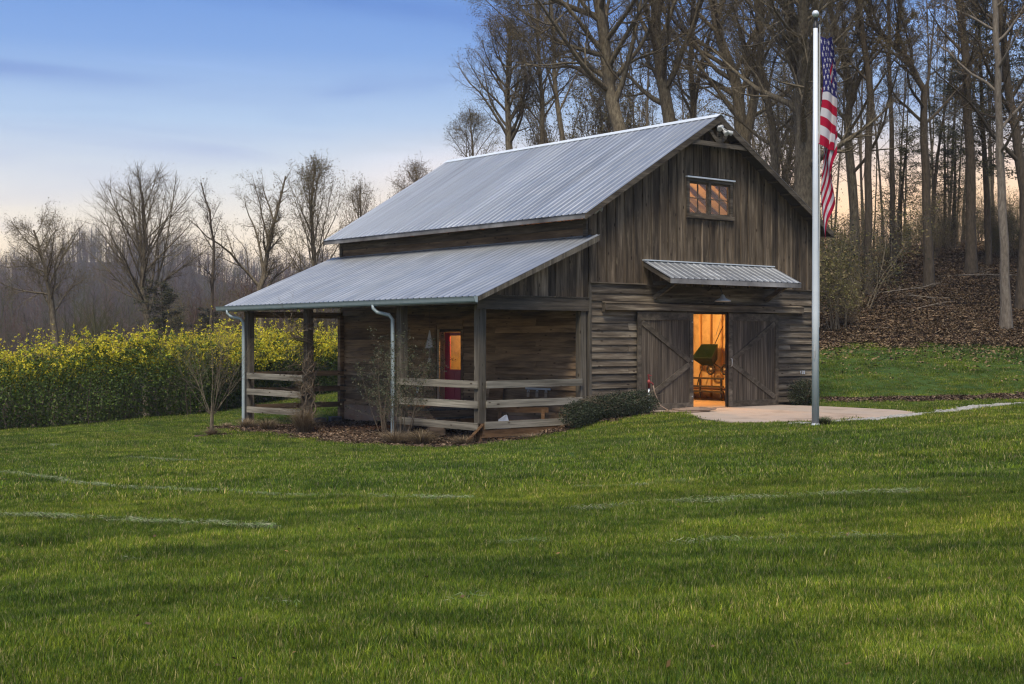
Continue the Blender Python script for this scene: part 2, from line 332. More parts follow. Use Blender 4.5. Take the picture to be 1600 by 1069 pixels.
def height(x, y):
    x = np.atleast_1d(np.asarray(x, float)); y = np.atleast_1d(np.asarray(y, float)); sh = x.shape; x = x.ravel(); y = y.ravel()
    z = np.empty_like(x)
    for i in range(0, len(x), 20000):
        xx, yy = x[i:i + 20000], y[i:i + 20000]
        z[i:i + 20000] = np.sqrt((xx[:, None] - CT[None, :, 0]) ** 2 + (yy[:, None] - CT[None, :, 1]) ** 2 + _c2) @ _W[:-1] + _W[-1]
    dx, dy = x - CAM[0], y - CAM[1]; r = dx * CY - dy * SY; d = dx * SY + dy * CY; dist = np.hypot(r, d); u = 800 + 2119.55 * r / np.maximum(d, 1)
    # far country: a low wooded rise, then a long ridge; blended in past 160 m
    far = np.interp(d, [-2000, 150, 230, 330, 420, 620, 900, 3000], [0, -5, -3, 0, 7, 36, 20, 12])
    ridge = np.interp(u, [-3000, -600, 0, 60, 110, 230, 290, 350, 450, 700, 1200, 2400], [.5, .7, .72, .84, 1.06, 1.10, 1.0, .82, .70, .9, .9, .6])
    low = np.interp(d, [-2000, 150, 230, 330, 3000], [0, -5, -3, 0, 0]); far = low + (far - low) * ridge + vnoise(x, y, .02) * 1.2
    t = np.clip((dist - 150) / 60, 0, 1); t = t * t * (3 - 2 * t)
    z = z * (1 - t) + far * t
    z = z + vnoise(x, y, .9) * .022 * np.clip(d / 8, 0, 1) + vnoise(x + 9, y, 2.3) * .009
    # under the barn and the apron the ground stays below the slab
    ins = (x > .12) & (x < 9.3) & (y > .12) & (y < 12.1); z = np.where(ins, np.minimum(z, -.45), z)
    return z.reshape(sh)
def hz(x, y): return float(height(x, y)[0])
# a fan of rings about the camera: fine in front, coarse behind
ang = np.r_[np.linspace(-math.pi, -R(34), 40)[:-1], np.linspace(-R(34), R(34), 520), np.linspace(R(34), math.pi, 40)[1:-1]]
rings = np.r_[0.4, 1.5, np.exp(np.linspace(math.log(3), math.log(26), 90)), np.linspace(26.2, 62, 190), np.exp(np.linspace(math.log(62.5), math.log(3200), 110))]
RA, AA = np.meshgrid(rings, ang, indexing='ij'); rr_, dd_ = RA * np.sin(AA), RA * np.cos(AA)
GX = CAM[0] + rr_ * CY + dd_ * SY; GY = CAM[1] - rr_ * SY + dd_ * CY; GZ = height(GX, GY)
nr, na = GX.shape; idx = np.arange(nr * na).reshape(nr, na); nx = np.roll(idx, -1, axis=1)
FQ = np.stack([idx[:-1], idx[1:], nx[1:], nx[:-1]], -1).reshape(-1, 4); GV = np.stack([GX, GY, GZ], -1).reshape(-1, 3)
FC = GV[FQ].mean(1)
def region(x, y):
    """0 lawn, 1 mulch, 2 wooded bank, 3 valley and hills, 4 gravel edge, 5 bark strip at the bank's foot"""
    dx, dy = x - CAM[0], y - CAM[1]; r = dx * CY - dy * SY; d = dx * SY + dy * CY; u = 800 + 2119.55 * r / np.maximum(d, 1)
    w = vnoise(x, y, 1.3) * .35 + vnoise(x, y, 3.7) * .18
    reg = np.zeros(x.shape, int)
    hedge = np.interp(u, [-600, 0, 330, 500, 640, 760], [46, 46.6, 48, 57, 60, 58])
    reg[(d > hedge + 1.5) & (u < 760)] = 3
    reg[(d > 52 + w * 1.6) & (u >= 760)] = 2
    reg[d > 175] = 3; reg[(np.abs(u - 800) > 1500) & (d > 60)] = 3
    m1 = (x > -4.9 - w * .6 - .5 * np.exp(-((y - 3.3) / 1.6) ** 2)) & (x < .2) & (y > -.75 + w * .35) & (y < 12.2 + w * .4)
    m1 |= (x > -.5) & (x < 2.5) & (y > -1.25 + w * .3) & (y < .2)
    reg[m1] = 1
    reg[np.hypot(x + 6.6, y - 8.6) < .55 + .2 * w] = 1; reg[np.hypot(x + 0.25, y + 7.7) < .42 + .3 * w] = 1
    m4 = (y < np.interp(x, [0, 1.3, 3.5, 6, 8, 12, 30], [-6.55, -6.45, -6.3, -5.75, -5.35, -5.0, -4]) + .25 * w) & (y > np.interp(x, [0, 1.3, 4.5, 8, 12, 30], [-6.9, -7.25, -7.0, -6.3, -5.75, -5.4]) + .25 * w) & (x > .2)
    reg[m4] = 4
    bank_foot = (d > 42.6 + .35 * w) & (d < 43.6 + .7 * w) & (u > 1285) & (x > 7.9)
    reg[bank_foot] = 5
    return reg
REG = region(FC[:, 0], FC[:, 1])
def lawn_mat(name):
    return mottled(name, (.022, .045, .012), (.05, .085, .018), .5, .95, .3, 9, c2=(.035, .065, .014), spec=.1)
M['lawn'] = lawn_mat('lawn_soil_and_thatch')
M['mulch'] = mottled('bark_mulch', (.035, .022, .015), (.12, .075, .05), 7, .95, .8, 22, c2=(.07, .045, .03), spec=.1)
M['floor_litter'] = mottled('leaf_litter_ground', (.05, .033, .022), (.13, .088, .06), 1.6, .95, .7, 16, c2=(.085, .058, .04), spec=.1)
M['hill'] = mottled('wooded_hill_ground', (.035, .027, .02), (.08, .06, .042), .05, .95, .2, 1, c2=(.055, .042, .03), spec=.1)
M['gravel'] = mottled('gravel_bed', (.12, .11, .10), (.30, .28, .25), 9, .95, .8, 30, spec=.1)
for k, nm, mt in ((0, 'lawn', 'lawn'), (1, 'mulch_bed', 'mulch'), (2, 'wooded_bank', 'floor_litter'), (3, 'hills', 'hill'), (4, 'gravel_path', 'gravel'), (5, 'bark_strip', 'mulch')):
    f = FQ[REG == k]
    if not len(f): continue
    used, inv = np.unique(f, return_inverse=True)
    tag(ob(nm, mesh_np(nm, GV[used], inv.reshape(-1, 4)[:, ::-1], M[mt], smooth=True)), kind='structure')
# concrete apron in front of the sliding doors
ap = [(-.12, -.10), (-.10, -2.3), (-.05, -3.4), (-.1, -4.6), (.4, -5.4), (1.3, -6.35), (3.5, -6.2), (6.0, -5.7), (7.4, -5.1), (8.0, -4.0), (8.05, -1.7), (7.8, -.10)]
apl = [p for p in ap if p[0] < 4.6] ; apr = [p for p in ap if p[0] > 4.6]
apl.insert(8 if len(apl) > 7 else len(apl), (4.65, -5.97)); apl.append((4.65, -.10)); apr.append((4.668, -.10)); apr.insert(0, (4.668, -5.97))
apl = [(2.1, -.10), (2.3, -1.0), (1.5, -2.3), (.55, -3.6), (.15, -4.7), (.45, -5.4), (1.3, -6.35), (3.5, -6.2), (4.65, -5.97), (4.65, -.10)]; apr = [(4.668, -.10), (4.668, -5.965), (6.0, -5.7), (7.4, -5.1), (8.0, -4.0), (8.05, -1.7), (7.8, -.10)]
tag(MB().prism(apl, -.25, 0.0, 'z').prism(apr, -.25, -.006, 'z').build('concrete_apron', M['concrete']), kind='structure')

# ------------------------------------------------------------------ the barn
W, LN = 9.40, 12.2
EZ, RZ, OV = 5.27, 8.375, .49
barn = tag(empty('barn'), 'weathered timber barn with metal roof, side porch and lit open sliding doors', 'barn')
cube = bpy.data.meshes.new('board'); _b = MB().box(-.5, .5, -.5, .5, -.5, .5); cube.from_pydata(_b.v, [], _b.f); cube.update()
_boards = {}
def board(name, mt, parent, c, s, rot=(0, 0, 0)):
    """one board: shared unit mesh, its own size and place"""
    if mt not in _boards:
        me = cube.copy(); me.materials.append(M[mt]); _boards[mt] = me
    o = bpy.data.objects.new(name, _boards[mt]); o.location = c; o.scale = s; o.rotation_euler = rot
    return link(o, parent)
def roofline(x): return RZ - (RZ - EZ) / (W / 2 + OV) * abs(x - W / 2)
# slab and foundation
box('floor_slab', M['concrete'], barn, .06, W - .06, .02, LN - .06, -.2, .004)
fd = box('foundation', M['found'], barn, -.04, .20, .0, LN, -1.3, -.20)
box('foundation', M['found'], barn, W - .2, W, .0, LN, -1.0, -.02)
box('foundation', M['found'], barn, .21, W - .21, LN - .2, LN, -1.2, -.02)
# ---- front wall
front = MB()
DX0, DX1, WX0, WX1, WZ0, WZ1 = 3.80, 5.50, 3.82, 5.58, 5.52, 6.50
front.box(.0, DX0, .02, .08, -.05, 3.2); front.box(DX1, W, .02, .08, -.05, 3.2); front.box(.0, W, .02, .08, 3.2, 5.2)
front.box(DX0, DX1, .02, .08, 2.69, 3.2)
front.prism([(0, 5.2), (W, 5.2), (W, roofline(W) - .12), (WX1, roofline(WX1) - .12), (WX1, 5.2 + .001), (WX0, 5.201), (WX0, roofline(WX0) - .12), (0, roofline(0) - .12)][:1] + [(WX0, 5.2), (WX0, roofline(WX0) - .12), (0, roofline(0) - .12)], .02, .08)
front.prism([(WX1, 5.2), (W, 5.2), (W, roofline(W) - .12), (WX1, roofline(WX1) - .12)], .02, .08)
front.box(WX0, WX1, .02, .08, 5.2, WZ0); front.prism([(WX0, WZ1), (WX1, WZ1), (WX1, roofline(WX1) - .12), (W / 2, RZ - .12), (WX0, roofline(WX0) - .12)], .02, .08)
front = front.build('front_wall', M['sheath'], barn)
def vboard(parent, x0, x1, z0, ztop0, ztop1, y0, y1, mt='board_v', name='board'):
    mb = MB(); mb.prism([(x0, z0), (x1, z0), (x1, ztop1), (x0, ztop0)], y0, y1); return mb.build(name, M[mt], parent)
TRIM = 3.47
x = .0; SP = .338; k = 0
while x < W - .05:
    x1 = min(x + SP, W); a, b = x + .012, x1 - .014; dy = rnd.uniform(-.004, .004)
    for (lo, hi) in (((TRIM, None),) if (b < WX0 - .06 or a > WX1 + .06) else ((TRIM, 5.40), (6.64, None))):
        if a < W / 2 < b and hi is None:
            MB().prism([(a, lo), (b, lo), (b, roofline(b) - .10), (W / 2, RZ - .10), (a, roofline(a) - .10)], -.022 + dy, .018).build('board', M['board_v'], front)
        else: vboard(front, a, b, lo, hi or roofline(a) - .10, hi or roofline(b) - .10, -.022 + dy, .018)
    for (lo, hi) in (((TRIM, None),) if (x1 < WX0 - .03 or x1 > WX1 + .03) else ((TRIM, 5.38), (6.66, None))):
        bw = rnd.uniform(.022, .032)
        if x1 < W - .1: vboard(front, x1 - bw, x1 + bw, lo, hi or roofline(x1 - bw) - .105, hi or roofline(x1 + bw) - .105, -.044 + dy, -.022 + dy - .001, name='batten')
    x = x1
# lapped boards below the trim ledge
def lap_x(parent, x0, x1, z0, n, pitch, y=.0, mt='board_h', splits=()):
    for i in range(n):
        z = z0 + i * pitch; cuts = [x0] + [s for s in splits if x0 < s < x1 and (i + int(s * 7)) % 3 == 0] + [x1]
        for a, b in zip(cuts[:-1], cuts[1:]):
            hgt = pitch + .035; o = board('lap_board', mt, parent, ((a + b) / 2, y - .028 + rnd.uniform(-.004, .004), z + hgt / 2), (b - a - .004, .024, hgt), (R(-10.5 + rnd.uniform(-1.5, 1.5)), R(rnd.uniform(-.13, .13)), 0))
def lap_y(parent, y0, y1, z0, n, pitch, x=.0, mt='porch_h', splits=()):
    for i in range(n):
        z = z0 + i * pitch; cuts = [y0] + [s for s in splits if y0 < s < y1 and (i + int(s * 7)) % 3 == 0] + [y1]
        for a, b in zip(cuts[:-1], cuts[1:]):
            hgt = pitch + .035; board('lap_board', mt, parent, (x - .028 + rnd.uniform(-.004, .004), (a + b) / 2, z + hgt / 2), (.024, b - a - .004, hgt), (R(rnd.uniform(-.13, .13)), R(10.5 + rnd.uniform(-1.5, 1.5)), 0))
PT = .196
lap_x(front, .06, DX0 - .03, .06, 14, PT, splits=(1.45,)); lap_x(front, DX1 + .03, W - .06, .06, 14, PT, splits=(8.3,))
lap_x(front, .06, W - .06, .06 + 14 * PT, 1, PT, splits=(2.7, 6.6)); lap_x(front, .06, W - .06, .06 + 15 * PT, 1, PT + .02, splits=(3.3, 7.3))
board('wide_board', 'board_h', front, (W / 2, -.03, 3.34), (W - .12, .034, .25), (R(-4), 0, 0))
board('trim_ledge', 'board_h', front, (1.05, -.05, 3.485), (2.1, .10, .03)); board('trim_ledge', 'board_h', front, (8.5, -.05, 3.475), (1.85, .10, .03))
board('corner_board', 'post', front, (.03, -.03, 1.75), (.09, .07, 3.5)); board('corner_board', 'board_v', front, (.06, -.036, 4.2), (.11, .03, 1.4)); board('corner_board', 'post', front, (W - .04, -.03, 1.75), (.09, .07, 3.5))
# ---- side wall under the porch
side = MB(); side.box(.02, .08, .09, 5.50, -.2, 5.1); side.box(.02, .08, 6.64, LN, -.2, 5.1); side.box(.02, .08, 5.50, 6.64, 2.22, 5.1); side.box(.02, .08, 5.5, 6.64, -.2, .02)
side = side.build('side_wall', M['sheath'], barn)
lap_y(side, .10, 5.50, -.2, 14, PT, splits=(2.1, 3.9)); lap_y(side, 6.75, LN, -.2, 14, PT, splits=(8.2, 10.1)); lap_y(side, .10, LN, -.2 + 14 * PT, 7, PT, splits=(3.6, 7.4))
board('corner_board', 'porch_h', side, (-.03, LN - .02, 2.0), (.08, .10, 4.5))
for z0, z1, xo, mt in ((4.70, 4.93, -.035, 'porch_h'), (4.935, 5.17, -.05, 'beam')): board('wide_board', mt, side, (xo, LN / 2, (z0 + z1) / 2), (.03, LN, z1 - z0))
board('corner_board', 'beam', side, (-.06, .03, 4.95), (.06, .14, .5)); board('corner_board', 'beam', side, (-.06, LN - .05, 4.95), (.06, .14, .5))
# ---- the two walls that face away
rw = box('right_wall', M['sheath'], barn, W - .08, W - .02, .09, LN, -.05, 5.1); lap_y(rw, .06, LN, 0, 26, PT, x=W + .05, mt='board_h')
bw_ = MB().prism([(0, -.05), (W, -.05), (W, roofline(W) - .12), (W / 2, RZ - .12), (0, roofline(0) - .12)], LN - .06, LN - .001).build('back_wall', M['sheath'], barn)
for i in range(28): x0 = i * W / 28; vboard(bw_, x0 + .004, x0 + W / 28 - .004, 0, roofline(x0) - .12, roofline(x0 + W / 28) - .12, LN, LN + .03)
# ---- ribbed roofing
def panel_mesh(name, width, length, ribs, th=.004, rib_h=.018):
    pitch = width / ribs; prof = []
    for i in range(ribs):
        c = pitch * (i + .5)
        if i == 0: prof.append((0, 0))
        prof += [(c - .038, 0), (c - .016, rib_h), (c + .016, rib_h), (c + .038, 0)]
        if i < ribs - 1: prof += [(c + pitch * .5 - .012, 0), (c + pitch * .5, .004), (c + pitch * .5 + .012, 0)]
    prof.append((width, 0)); n = len(prof); v, f = [], []
    for y in (0, length):
        for (px, pz) in prof: v.append((px, y, pz))
        for (px, pz) in prof: v.append((px, y, pz - th))
    for i in range(n - 1):
        f += [(i, i + 1, 2 * n + i + 1, 2 * n + i), (n + i + 1, n + i, 3 * n + i, 3 * n + i + 1), (n + i, n + i + 1, i + 1, i), (2 * n + i, 2 * n + i + 1, 3 * n + i + 1, 3 * n + i)]
    f += [(0, 2 * n, 3 * n, n), (n - 1, 2 * n - 1, 4 * n - 1, 3 * n - 1)]
    me = bpy.data.meshes.new(name); me.from_pydata(v, [], f); me.update(); me.materials.append(M['roof']); return me
def lay_roof(parent, origin, along, up, total, slope, n, lift=0.0):
    """n panels side by side; 'along' runs with the eave, 'up' climbs the slope"""
    a, u = Vector(along).normalized(), Vector(up).normalized(); nrm = a.cross(u).normalized()
    wd = total / n; me = panel_mesh('roof_panel', wd - .002, slope, 3)
    for i in range(n):
        o = bpy.data.objects.new('roof_panel', me); p = Vector(origin) + a * (wd * i) + nrm * (lift + .0)
        link(o, parent); o.matrix_local = Matrix(((a.x, u.x, nrm.x, p.x), (a.y, u.y, nrm.y, p.y), (a.z, u.z, nrm.z, p.z), (0, 0, 0, 1)))
YF, YB = -.46, 12.61
pitch_v = Vector((W / 2 + OV, 0, RZ - EZ)); SL = pitch_v.length
mroof = MB()                                     # deck and the closed eaves
mroof.prism([(-OV + .06, EZ - .035 + .036), (W / 2, RZ - .035), (W + OV - .06, EZ - .035 + .036), (W + OV - .06, EZ - .10), (W / 2, RZ - .12), (-OV + .06, EZ - .10)], YF + .05, YB - .05)
mroof = mroof.build('main_roof', M['sheath'], barn)
lay_roof(mroof, (-OV, YB, EZ), (0, -1, 0), pitch_v, YB - YF, SL, 16)
lay_roof(mroof, (W + OV, YF, EZ), (0, 1, 0), (-pitch_v.x, 0, pitch_v.z), YB - YF, SL, 16)
MB().prism([(W / 2 - .17, RZ - .075), (W / 2 - .16, RZ - .062), (W / 2, RZ + .035), (W / 2 + .16, RZ - .062), (W / 2 + .17, RZ - .075), (W / 2, RZ + .02)], YF - .02, YB + .02).build('ridge_cap', M['white_metal'], mroof)
box('fascia', M['fascia'], mroof, -OV + .02, -OV + .055, YF + .01, YB - .01, EZ - .135, EZ + .015)
box('fascia', M['fascia'], mroof, W + OV - .055, W + OV - .02, YF + .01, YB - .01, EZ - .135, EZ + .015)
for y0, y1 in ((YF, YF + .04), (YB - .04, YB)):
    for sgn in (-1, 1):
        e, r_ = (W / 2 + sgn * (W / 2 + OV), EZ - .012), (W / 2, RZ - .012)
        MB().prism([e, r_, (r_[0], r_[1] - .20), (e[0], e[1] - .155)], y0, y1).build('rake_board', M['beam'], mroof)
for i in range(9):                               # lookouts under the right-hand overhang
    t = (i + .7) / 9.4; x_ = W + OV - t * (W / 2 + OV) ; z_ = roofline(x_) - .145
    o = board('lookout', 'beam', mroof, (x_, -.22, z_), (.07, .36, .06), (0, math.atan2(RZ - EZ, W / 2 + OV), 0))
# gable truss with floodlights
tr = empty('gable_truss', (0, 0, 0), barn)
MB().bar((3.5, -.40, 7.52), (5.9, -.40, 7.52), .06, .13).build('tie_beam', M['beam'], tr)
MB().bar((4.7, -.40, 7.58), (4.7, -.40, 8.2), .07, .13, (1, 0, 0)).build('king_post', M['beam'], tr)
MB().bar((4.62, -.40, 7.60), (4.18, -.40, 8.02), .06, .11).build('strut', M['beam'], tr); MB().bar((4.78, -.40, 7.60), (5.22, -.40, 8.02), .06, .11).build('strut', M['beam'], tr)
def floodlight(c, heads, sc=1.0):
    f = MB().lathe([(0, 0), (.055 * sc, 0), (.055 * sc, .05), (.0, .05)], c, 12, (0, -1, 0)).build('floodlight', M['lampmetal'], barn, True)
    for hx, hy, hz_, dr in heads:
        p = Vector(c) + Vector((hx, hy, hz_)) * sc
        MB().tube([Vector(c) + Vector((0, -.03, 0)), p], .016 * sc, 6).lathe([(0, -.10 * sc), (.032 * sc, -.09 * sc), (.045 * sc, -.02 * sc), (.062 * sc, .05 * sc), (.058 * sc, .055 * sc), (.0, .045 * sc)], p, 14, dr).build('lamp_head', M['lampmetal'], f, True)
floodlight((4.72, -.46, 8.02), ((-.12, -.06, -.04, (-.5, -.6, -.5)), (.02, -.12, -.14, (-.2, -.8, -.6)), (.28, -.02, -.10, (.7, -.4, -.35))), 1.25)
floodlight((.24, -.05, 5.40), ((-.10, -.06, -.03, (-.5, -.7, -.4)), (.12, -.06, .04, (.6, -.6, -.2))), .95)
# ---- loft window
win = empty('loft_window', (0, 0, 0), barn)
wf = MB(); wf.box(3.74, 3.84, -.075, -.03, 5.44, 6.56); wf.box(5.56, 5.66, -.075, -.03, 5.44, 6.56); wf.box(3.84, 5.56, -.07, .03, 6.46, 6.56)
wf.build('frame', M['beam'], win)
MB().box(3.70, 5.72, -.13, -.02, 6.56, 6.60).build('head_flashing', M['white_metal'], win)
MB().box(3.72, 5.70, -.11, -.03, 5.42, 5.53).build('sill', M['board_h'], win)
for a, b in ((3.84, 4.65), (4.75, 5.56)):
    s = MB(); s.box(a, a + .045, -.02, .02, 5.53, 6.46); s.box(b - .045, b, -.02, .02, 5.53, 6.46); s.box(a + .045, b - .045, -.02, .02, 5.53, 5.585); s.box(a + .045, b - .045, -.02, .02, 6.405, 6.46)
    c = (a + b) / 2; s.box(c - .012, c + .012, -.018, .018, 5.585, 6.405); s.box(a + .045, c - .012, -.017, .017, 5.985, 6.01); s.box(c + .012, b - .045, -.017, .017, 5.985, 6.01)
    s = s.build('sash', M['door_f'], win)
    for x0, x1 in ((a + .045, c - .012), (c + .012, b - .045)):
        for z0, z1 in ((5.585, 5.985), (6.01, 6.405)): box('pane', M['glass'], s, x0, x1, -.003, .001, z0, z1)
MB().box(4.65, 4.75, -.06, .02, 5.53, 6.46).build('mullion', M['door_f'], win)
# ---- sliding doors, their track cover, the awning
def slide_door(x0, x1, mirror, ztop=2.72):
    dr = MB().box(x0 + .02, x1 - .02, -.112, -.09, .02, ztop - .02).build('sliding_door', M['sheath'], barn)
    n = 14; wd = (x1 - x0 - .04) / n
    for i in range(n): board('door_board', 'door_v', dr, (x0 + .02 + wd * (i + .5), -.124 + rnd.uniform(-.003, .003), ztop / 2), (wd - .006, .02, ztop - .04))
    for c, s in (((x0 + .07, -.147, ztop / 2), (.14, .03, ztop)), ((x1 - .07, -.147, ztop / 2), (.14, .03, ztop)), (((x0 + x1) / 2, -.1465, ztop - .11), (x1 - x0 - .28, .03, .22)), (((x0 + x1) / 2, -.1465, .09), (x1 - x0 - .28, .03, .18))):
        board('frame_board', 'door_f', dr, c, s)
    xi, xo = (x1 - .15, x0 + .16) if not mirror else (x0 + .15, x1 - .16)
    MB().bar((xo, -.146, ztop - .28), (xi, -.146, 1.36), .029, .15, (0, 0, 1)).build('brace', M['door_f'], dr)
    MB().bar((xo, -.1455, .24), (xi, -.1455, 1.26), .029, .15, (0, 0, 1)).build('brace', M['door_f'], dr)
    return dr
d1 = slide_door(1.70, 3.90, False); d2 = slide_door(5.41, 7.61, True)
MB().tube([(5.47, -.165, 1.42), (5.47, -.21, 1.40), (5.47, -.22, 1.30), (5.47, -.21, 1.20), (5.47, -.165, 1.18)], .012, 8).build('pull_handle', M['lampmetal'], d2, True)
for z_ in (2.45, 1.35, .35): MB().lathe([(0, 0), (.018, 0), (.018, .02), (0, .025)], (3.84, -.163, z_), 8, (0, -1, 0)).build('bolt', M['lampmetal'], d1)
tk = MB().box(.45, 8.75, -.21, -.165, 2.76, 2.92).build('track_cover', M['board_h'], barn)
MB().bar((.45, -.14, 2.955), (8.75, -.14, 2.955), .17, .025, (0, -.25, 1)).build('cover_lid', M['board_h'], tk)
for x_ in (.47, 8.73): box('end_cap', M['beam'], tk, x_ - .02, x_ + .02, -.165, -.05, 2.70, 2.92)
AX0, AX1, AZ1, AZ0, AY = 2.0, 7.5, 4.14, 3.62, -1.12
aw = MB().prism([(-.03, AZ1 - .03), (AY + .03, AZ0 - .02), (AY + .03, AZ0 - .05), (-.03, AZ1 - .06)], AX0 + .04, AX1 - .04, 'x').build('awning', M['sheath'], barn)
lay_roof(aw, (AX0, AY, AZ0), (1, 0, 0), (0, -AY - .03, AZ1 - AZ0), AX1 - AX0, math.hypot(AY, AZ1 - AZ0), 7)
MB().prism([(AX0 + .01, AZ0 - .14), (AX1 - .01, AZ0 - .14), (AX1 - .01, AZ0 - .004), (AX0 + .01, AZ0 - .004)], AY + .005, AY + .035).build('fascia', M['fascia'], aw)
for x_ in (AX0 + .02, AX1 - .05):
    MB().prism([(-.05, AZ1 - .02), (AY + .04, AZ0 - .012), (AY + .04, AZ0 - .14), (-.05, AZ1 - .17)], x_, x_ + .035, 'x').build('rake_board', M['beam'], aw)
MB().box(AX0, AX1, -.12, -.026, AZ1 - .005, AZ1 + .025).build('flashing', M['white_metal'], aw)
for x_ in (2.42, 7.08):
    MB().bar((x_, -.10, 3.12), (x_, -.98, 3.58), .10, .12, (0, 0, 1)).build('bracket', M['beam'], aw); MB().bar((x_, -.08, 3.52), (x_, AY + .06, 3.52), .10, .10).build('bracket', M['beam'], aw)
lp = MB().tube([(4.62, -.05, 3.36), (4.62, -.25, 3.50), (4.63, -.5, 3.46), (4.64, -.6, 3.26)], .015, 8).build('barn_lamp', M['dark_steel'], barn, True)
MB().lathe([(.03, .18), (.06, .14), (.08, .08), (.22, .02), (.235, -.02), (.225, -.02), (.2, .01), (.06, .06)], (4.64, -.6, 3.06), 24).build('lamp_shade', M['lampmetal'], lp, True)
# painted number on the siding
tcv = bpy.data.curves.new('house_number', 'FONT'); tcv.body = '138'; tcv.size = .15; tcv.extrude = .006; tcv.space_character = 1.1
to = bpy.data.objects.new('t', tcv); dg = bpy.context.evaluated_depsgraph_get()
nm_ = bpy.data.meshes.new_from_object(to); nm_.materials.clear(); nm_.materials.append(M['plastic_white']); no = ob('house_number', nm_, front, (8.74, -.062, .90)); no.rotation_euler = (R(90), 0, 0)
bpy.data.objects.remove(to)
# ---- the porch
PX = -3.66
def pslope(x): return 3.03 + (4.72 - 3.03) * (x + 4.05) / 4.05
pr = MB().prism([(-4.0, pslope(-4.0) - .03), (.0, 4.69), (.0, 4.63), (-4.0, pslope(-4.0) - .09)], YF + .05, 12.8).build('porch_roof', M['sheath'], barn)
pv = Vector((4.05, 0, 4.72 - 3.03))
lay_roof(pr, (-4.05, 12.86, 3.03), (0, -1, 0), pv, 12.86 - YF, pv.length + .02, 17)
MB().bar((-.03, .1, 4.735), (-.03, LN, 4.735), .16, .012, (-.39, 0, .92)).build('flashing', M['roof'], pr)
for y0, y1 in ((YF, YF + .04), (12.82, 12.86)):
    MB().prism([(-4.05, 3.018), (.0, 4.708), (.0, 4.56), (-4.05, 2.90)], y0, y1).build('rake_board', M['post'], pr)
MB().bar((-4.07, YF + .02, 2.93), (-4.07, 12.86, 2.93), .03, .17, (0, 0, 1)).build('fascia', M['fascia'], pr)
for i in range(20): y_ = .35 + i * .62; MB().bar((-3.98, y_, pslope(-3.98) - .16), (-.02, y_, 4.54), .045, .14, (0, 0, 1)).build('rafter', M['porch_h'], pr)
gt = MB().prism([(-4.085, 3.02), (-4.085, 2.88), (-4.15, 2.875), (-4.17, 2.91), (-4.185, 2.975), (-4.20, 3.015), (-4.175, 3.015), (-4.165, 2.98), (-4.15, 2.90), (-4.10, 2.895), (-4.10, 3.02)], YF - .01, 13.12).build('gutter', M['gutter'], barn)
MB().prism([(-4.085, 3.02), (-4.085, 2.88), (-4.15, 2.875), (-4.17, 2.91), (-4.205, 3.02)], YF - .02, YF + .0).build('end_cap', M['gutter'], gt)
def downspout(y, yb, zb):
    MB().tube([(-4.12, y + .45, 2.90), (-4.12, y + .45, 2.80), (-4.06, y + .36, 2.70), (-3.86, y + .08, 2.62), (-3.80, y, 2.50), (-3.80, y, zb + .15), (-3.80, y - .01, zb)], .052, 14).build('downspout', M['gutter'], barn, True)
downspout(11.98, 0, hz(-3.8, 12)); downspout(3.62, 0, hz(-3.8, 3.6))
POSTY = [(0.0, .22), (3.42, 3.64), (8.30, 8.52), (11.92, 12.14)]
for y0, y1 in POSTY:
    zb = -.13 if y0 < .1 else hz(-3.56, y0) - .2
    box('porch_post', M['post'], barn, PX, PX + .21, y0, y1, zb, 2.86)
box('porch_post', M['post'], barn, -.26, -.06, .0, .2, -.1, 2.74)
box('porch_post', M['porch_h'], barn, -.20, -.05, 12.0, 12.16, -.85, 2.74)
box('eave_beam', M['porch_h'], barn, PX + .02, PX + .17, .18, 12.6, 2.865, 3.06); box('end_beam', M['beam'], barn, PX - .10, -.0, -.05, -.005, 2.72, 3.06); box('end_beam', M['porch_h'], barn, PX, 0, 12.15, 12.2, 2.66, 2.86)
pg = MB().prism([(PX - .2, 3.08), (0, 3.08), (0, pslope(0) - .12), (PX - .2, pslope(PX - .2) - .12)], -.02 + .03, .04).build('porch_gable', M['sheath'], barn)
x = PX - .2; wd = .245
while x < -.02:
    x1 = min(x + wd, -.01); vboard(pg, x + .003, x1 - .004, 3.065, pslope(x) - .11, pslope(x1) - .11, -.02 + rnd.uniform(-.005, .005), .008); x = x1
board('beam_cap', 'post', pg, (PX / 2 - .05, -.04, 3.074), (3.75, .07, .02))
# porch door
pd = empty('porch_door', (0, 0, 0), barn)
MB().box(-.07, .20, 6.60, 6.70, -.0, 2.27).build('jamb', M['jamb'], pd); MB().box(-.05, .20, 5.46, 5.55, .0, 2.27).box(-.05, .20, 5.55, 6.60, 2.19, 2.27).build('jamb', M['sheath'], pd)
lf = MB(); lf.box(.14, .157, 5.56, 5.76, .03, 2.18); lf.box(.14, .157, 6.33, 6.59, .03, 2.18); lf.box(.14, .157, 5.76, 6.33, 2.08, 2.18); lf.box(.14, .157, 5.76, 6.33, .03, 1.06)
lf = lf.build('door_leaf', M['red'], pd)
for y0, y1 in ((5.70, 6.0), (6.1, 6.4)): box('door_panel', M['red'], lf, .13, .142, y0, y1, .2, .55); box('door_panel', M['red'], lf, .13, .142, y0, y1, .62, .98)
box('pane', M['glass'], lf, .1435, .1475, 5.76, 6.33, 1.06, 2.08)
MB().lathe([(0, 0), (.03, 0), (.012, .02), (.012, .04), (.03, .05), (.03, .07), (0, .08)], (.14, 6.50, 1.0), 12, (-1, 0, 0)).build('door_knob', M['lampmetal'], lf, True)
MB().lathe([(0, 0), (.028, 0), (.02, .03), (0, .03)], (.14, 6.50, 1.16), 12, (-1, 0, 0)).build('deadbolt', M['lampmetal'], lf, True)
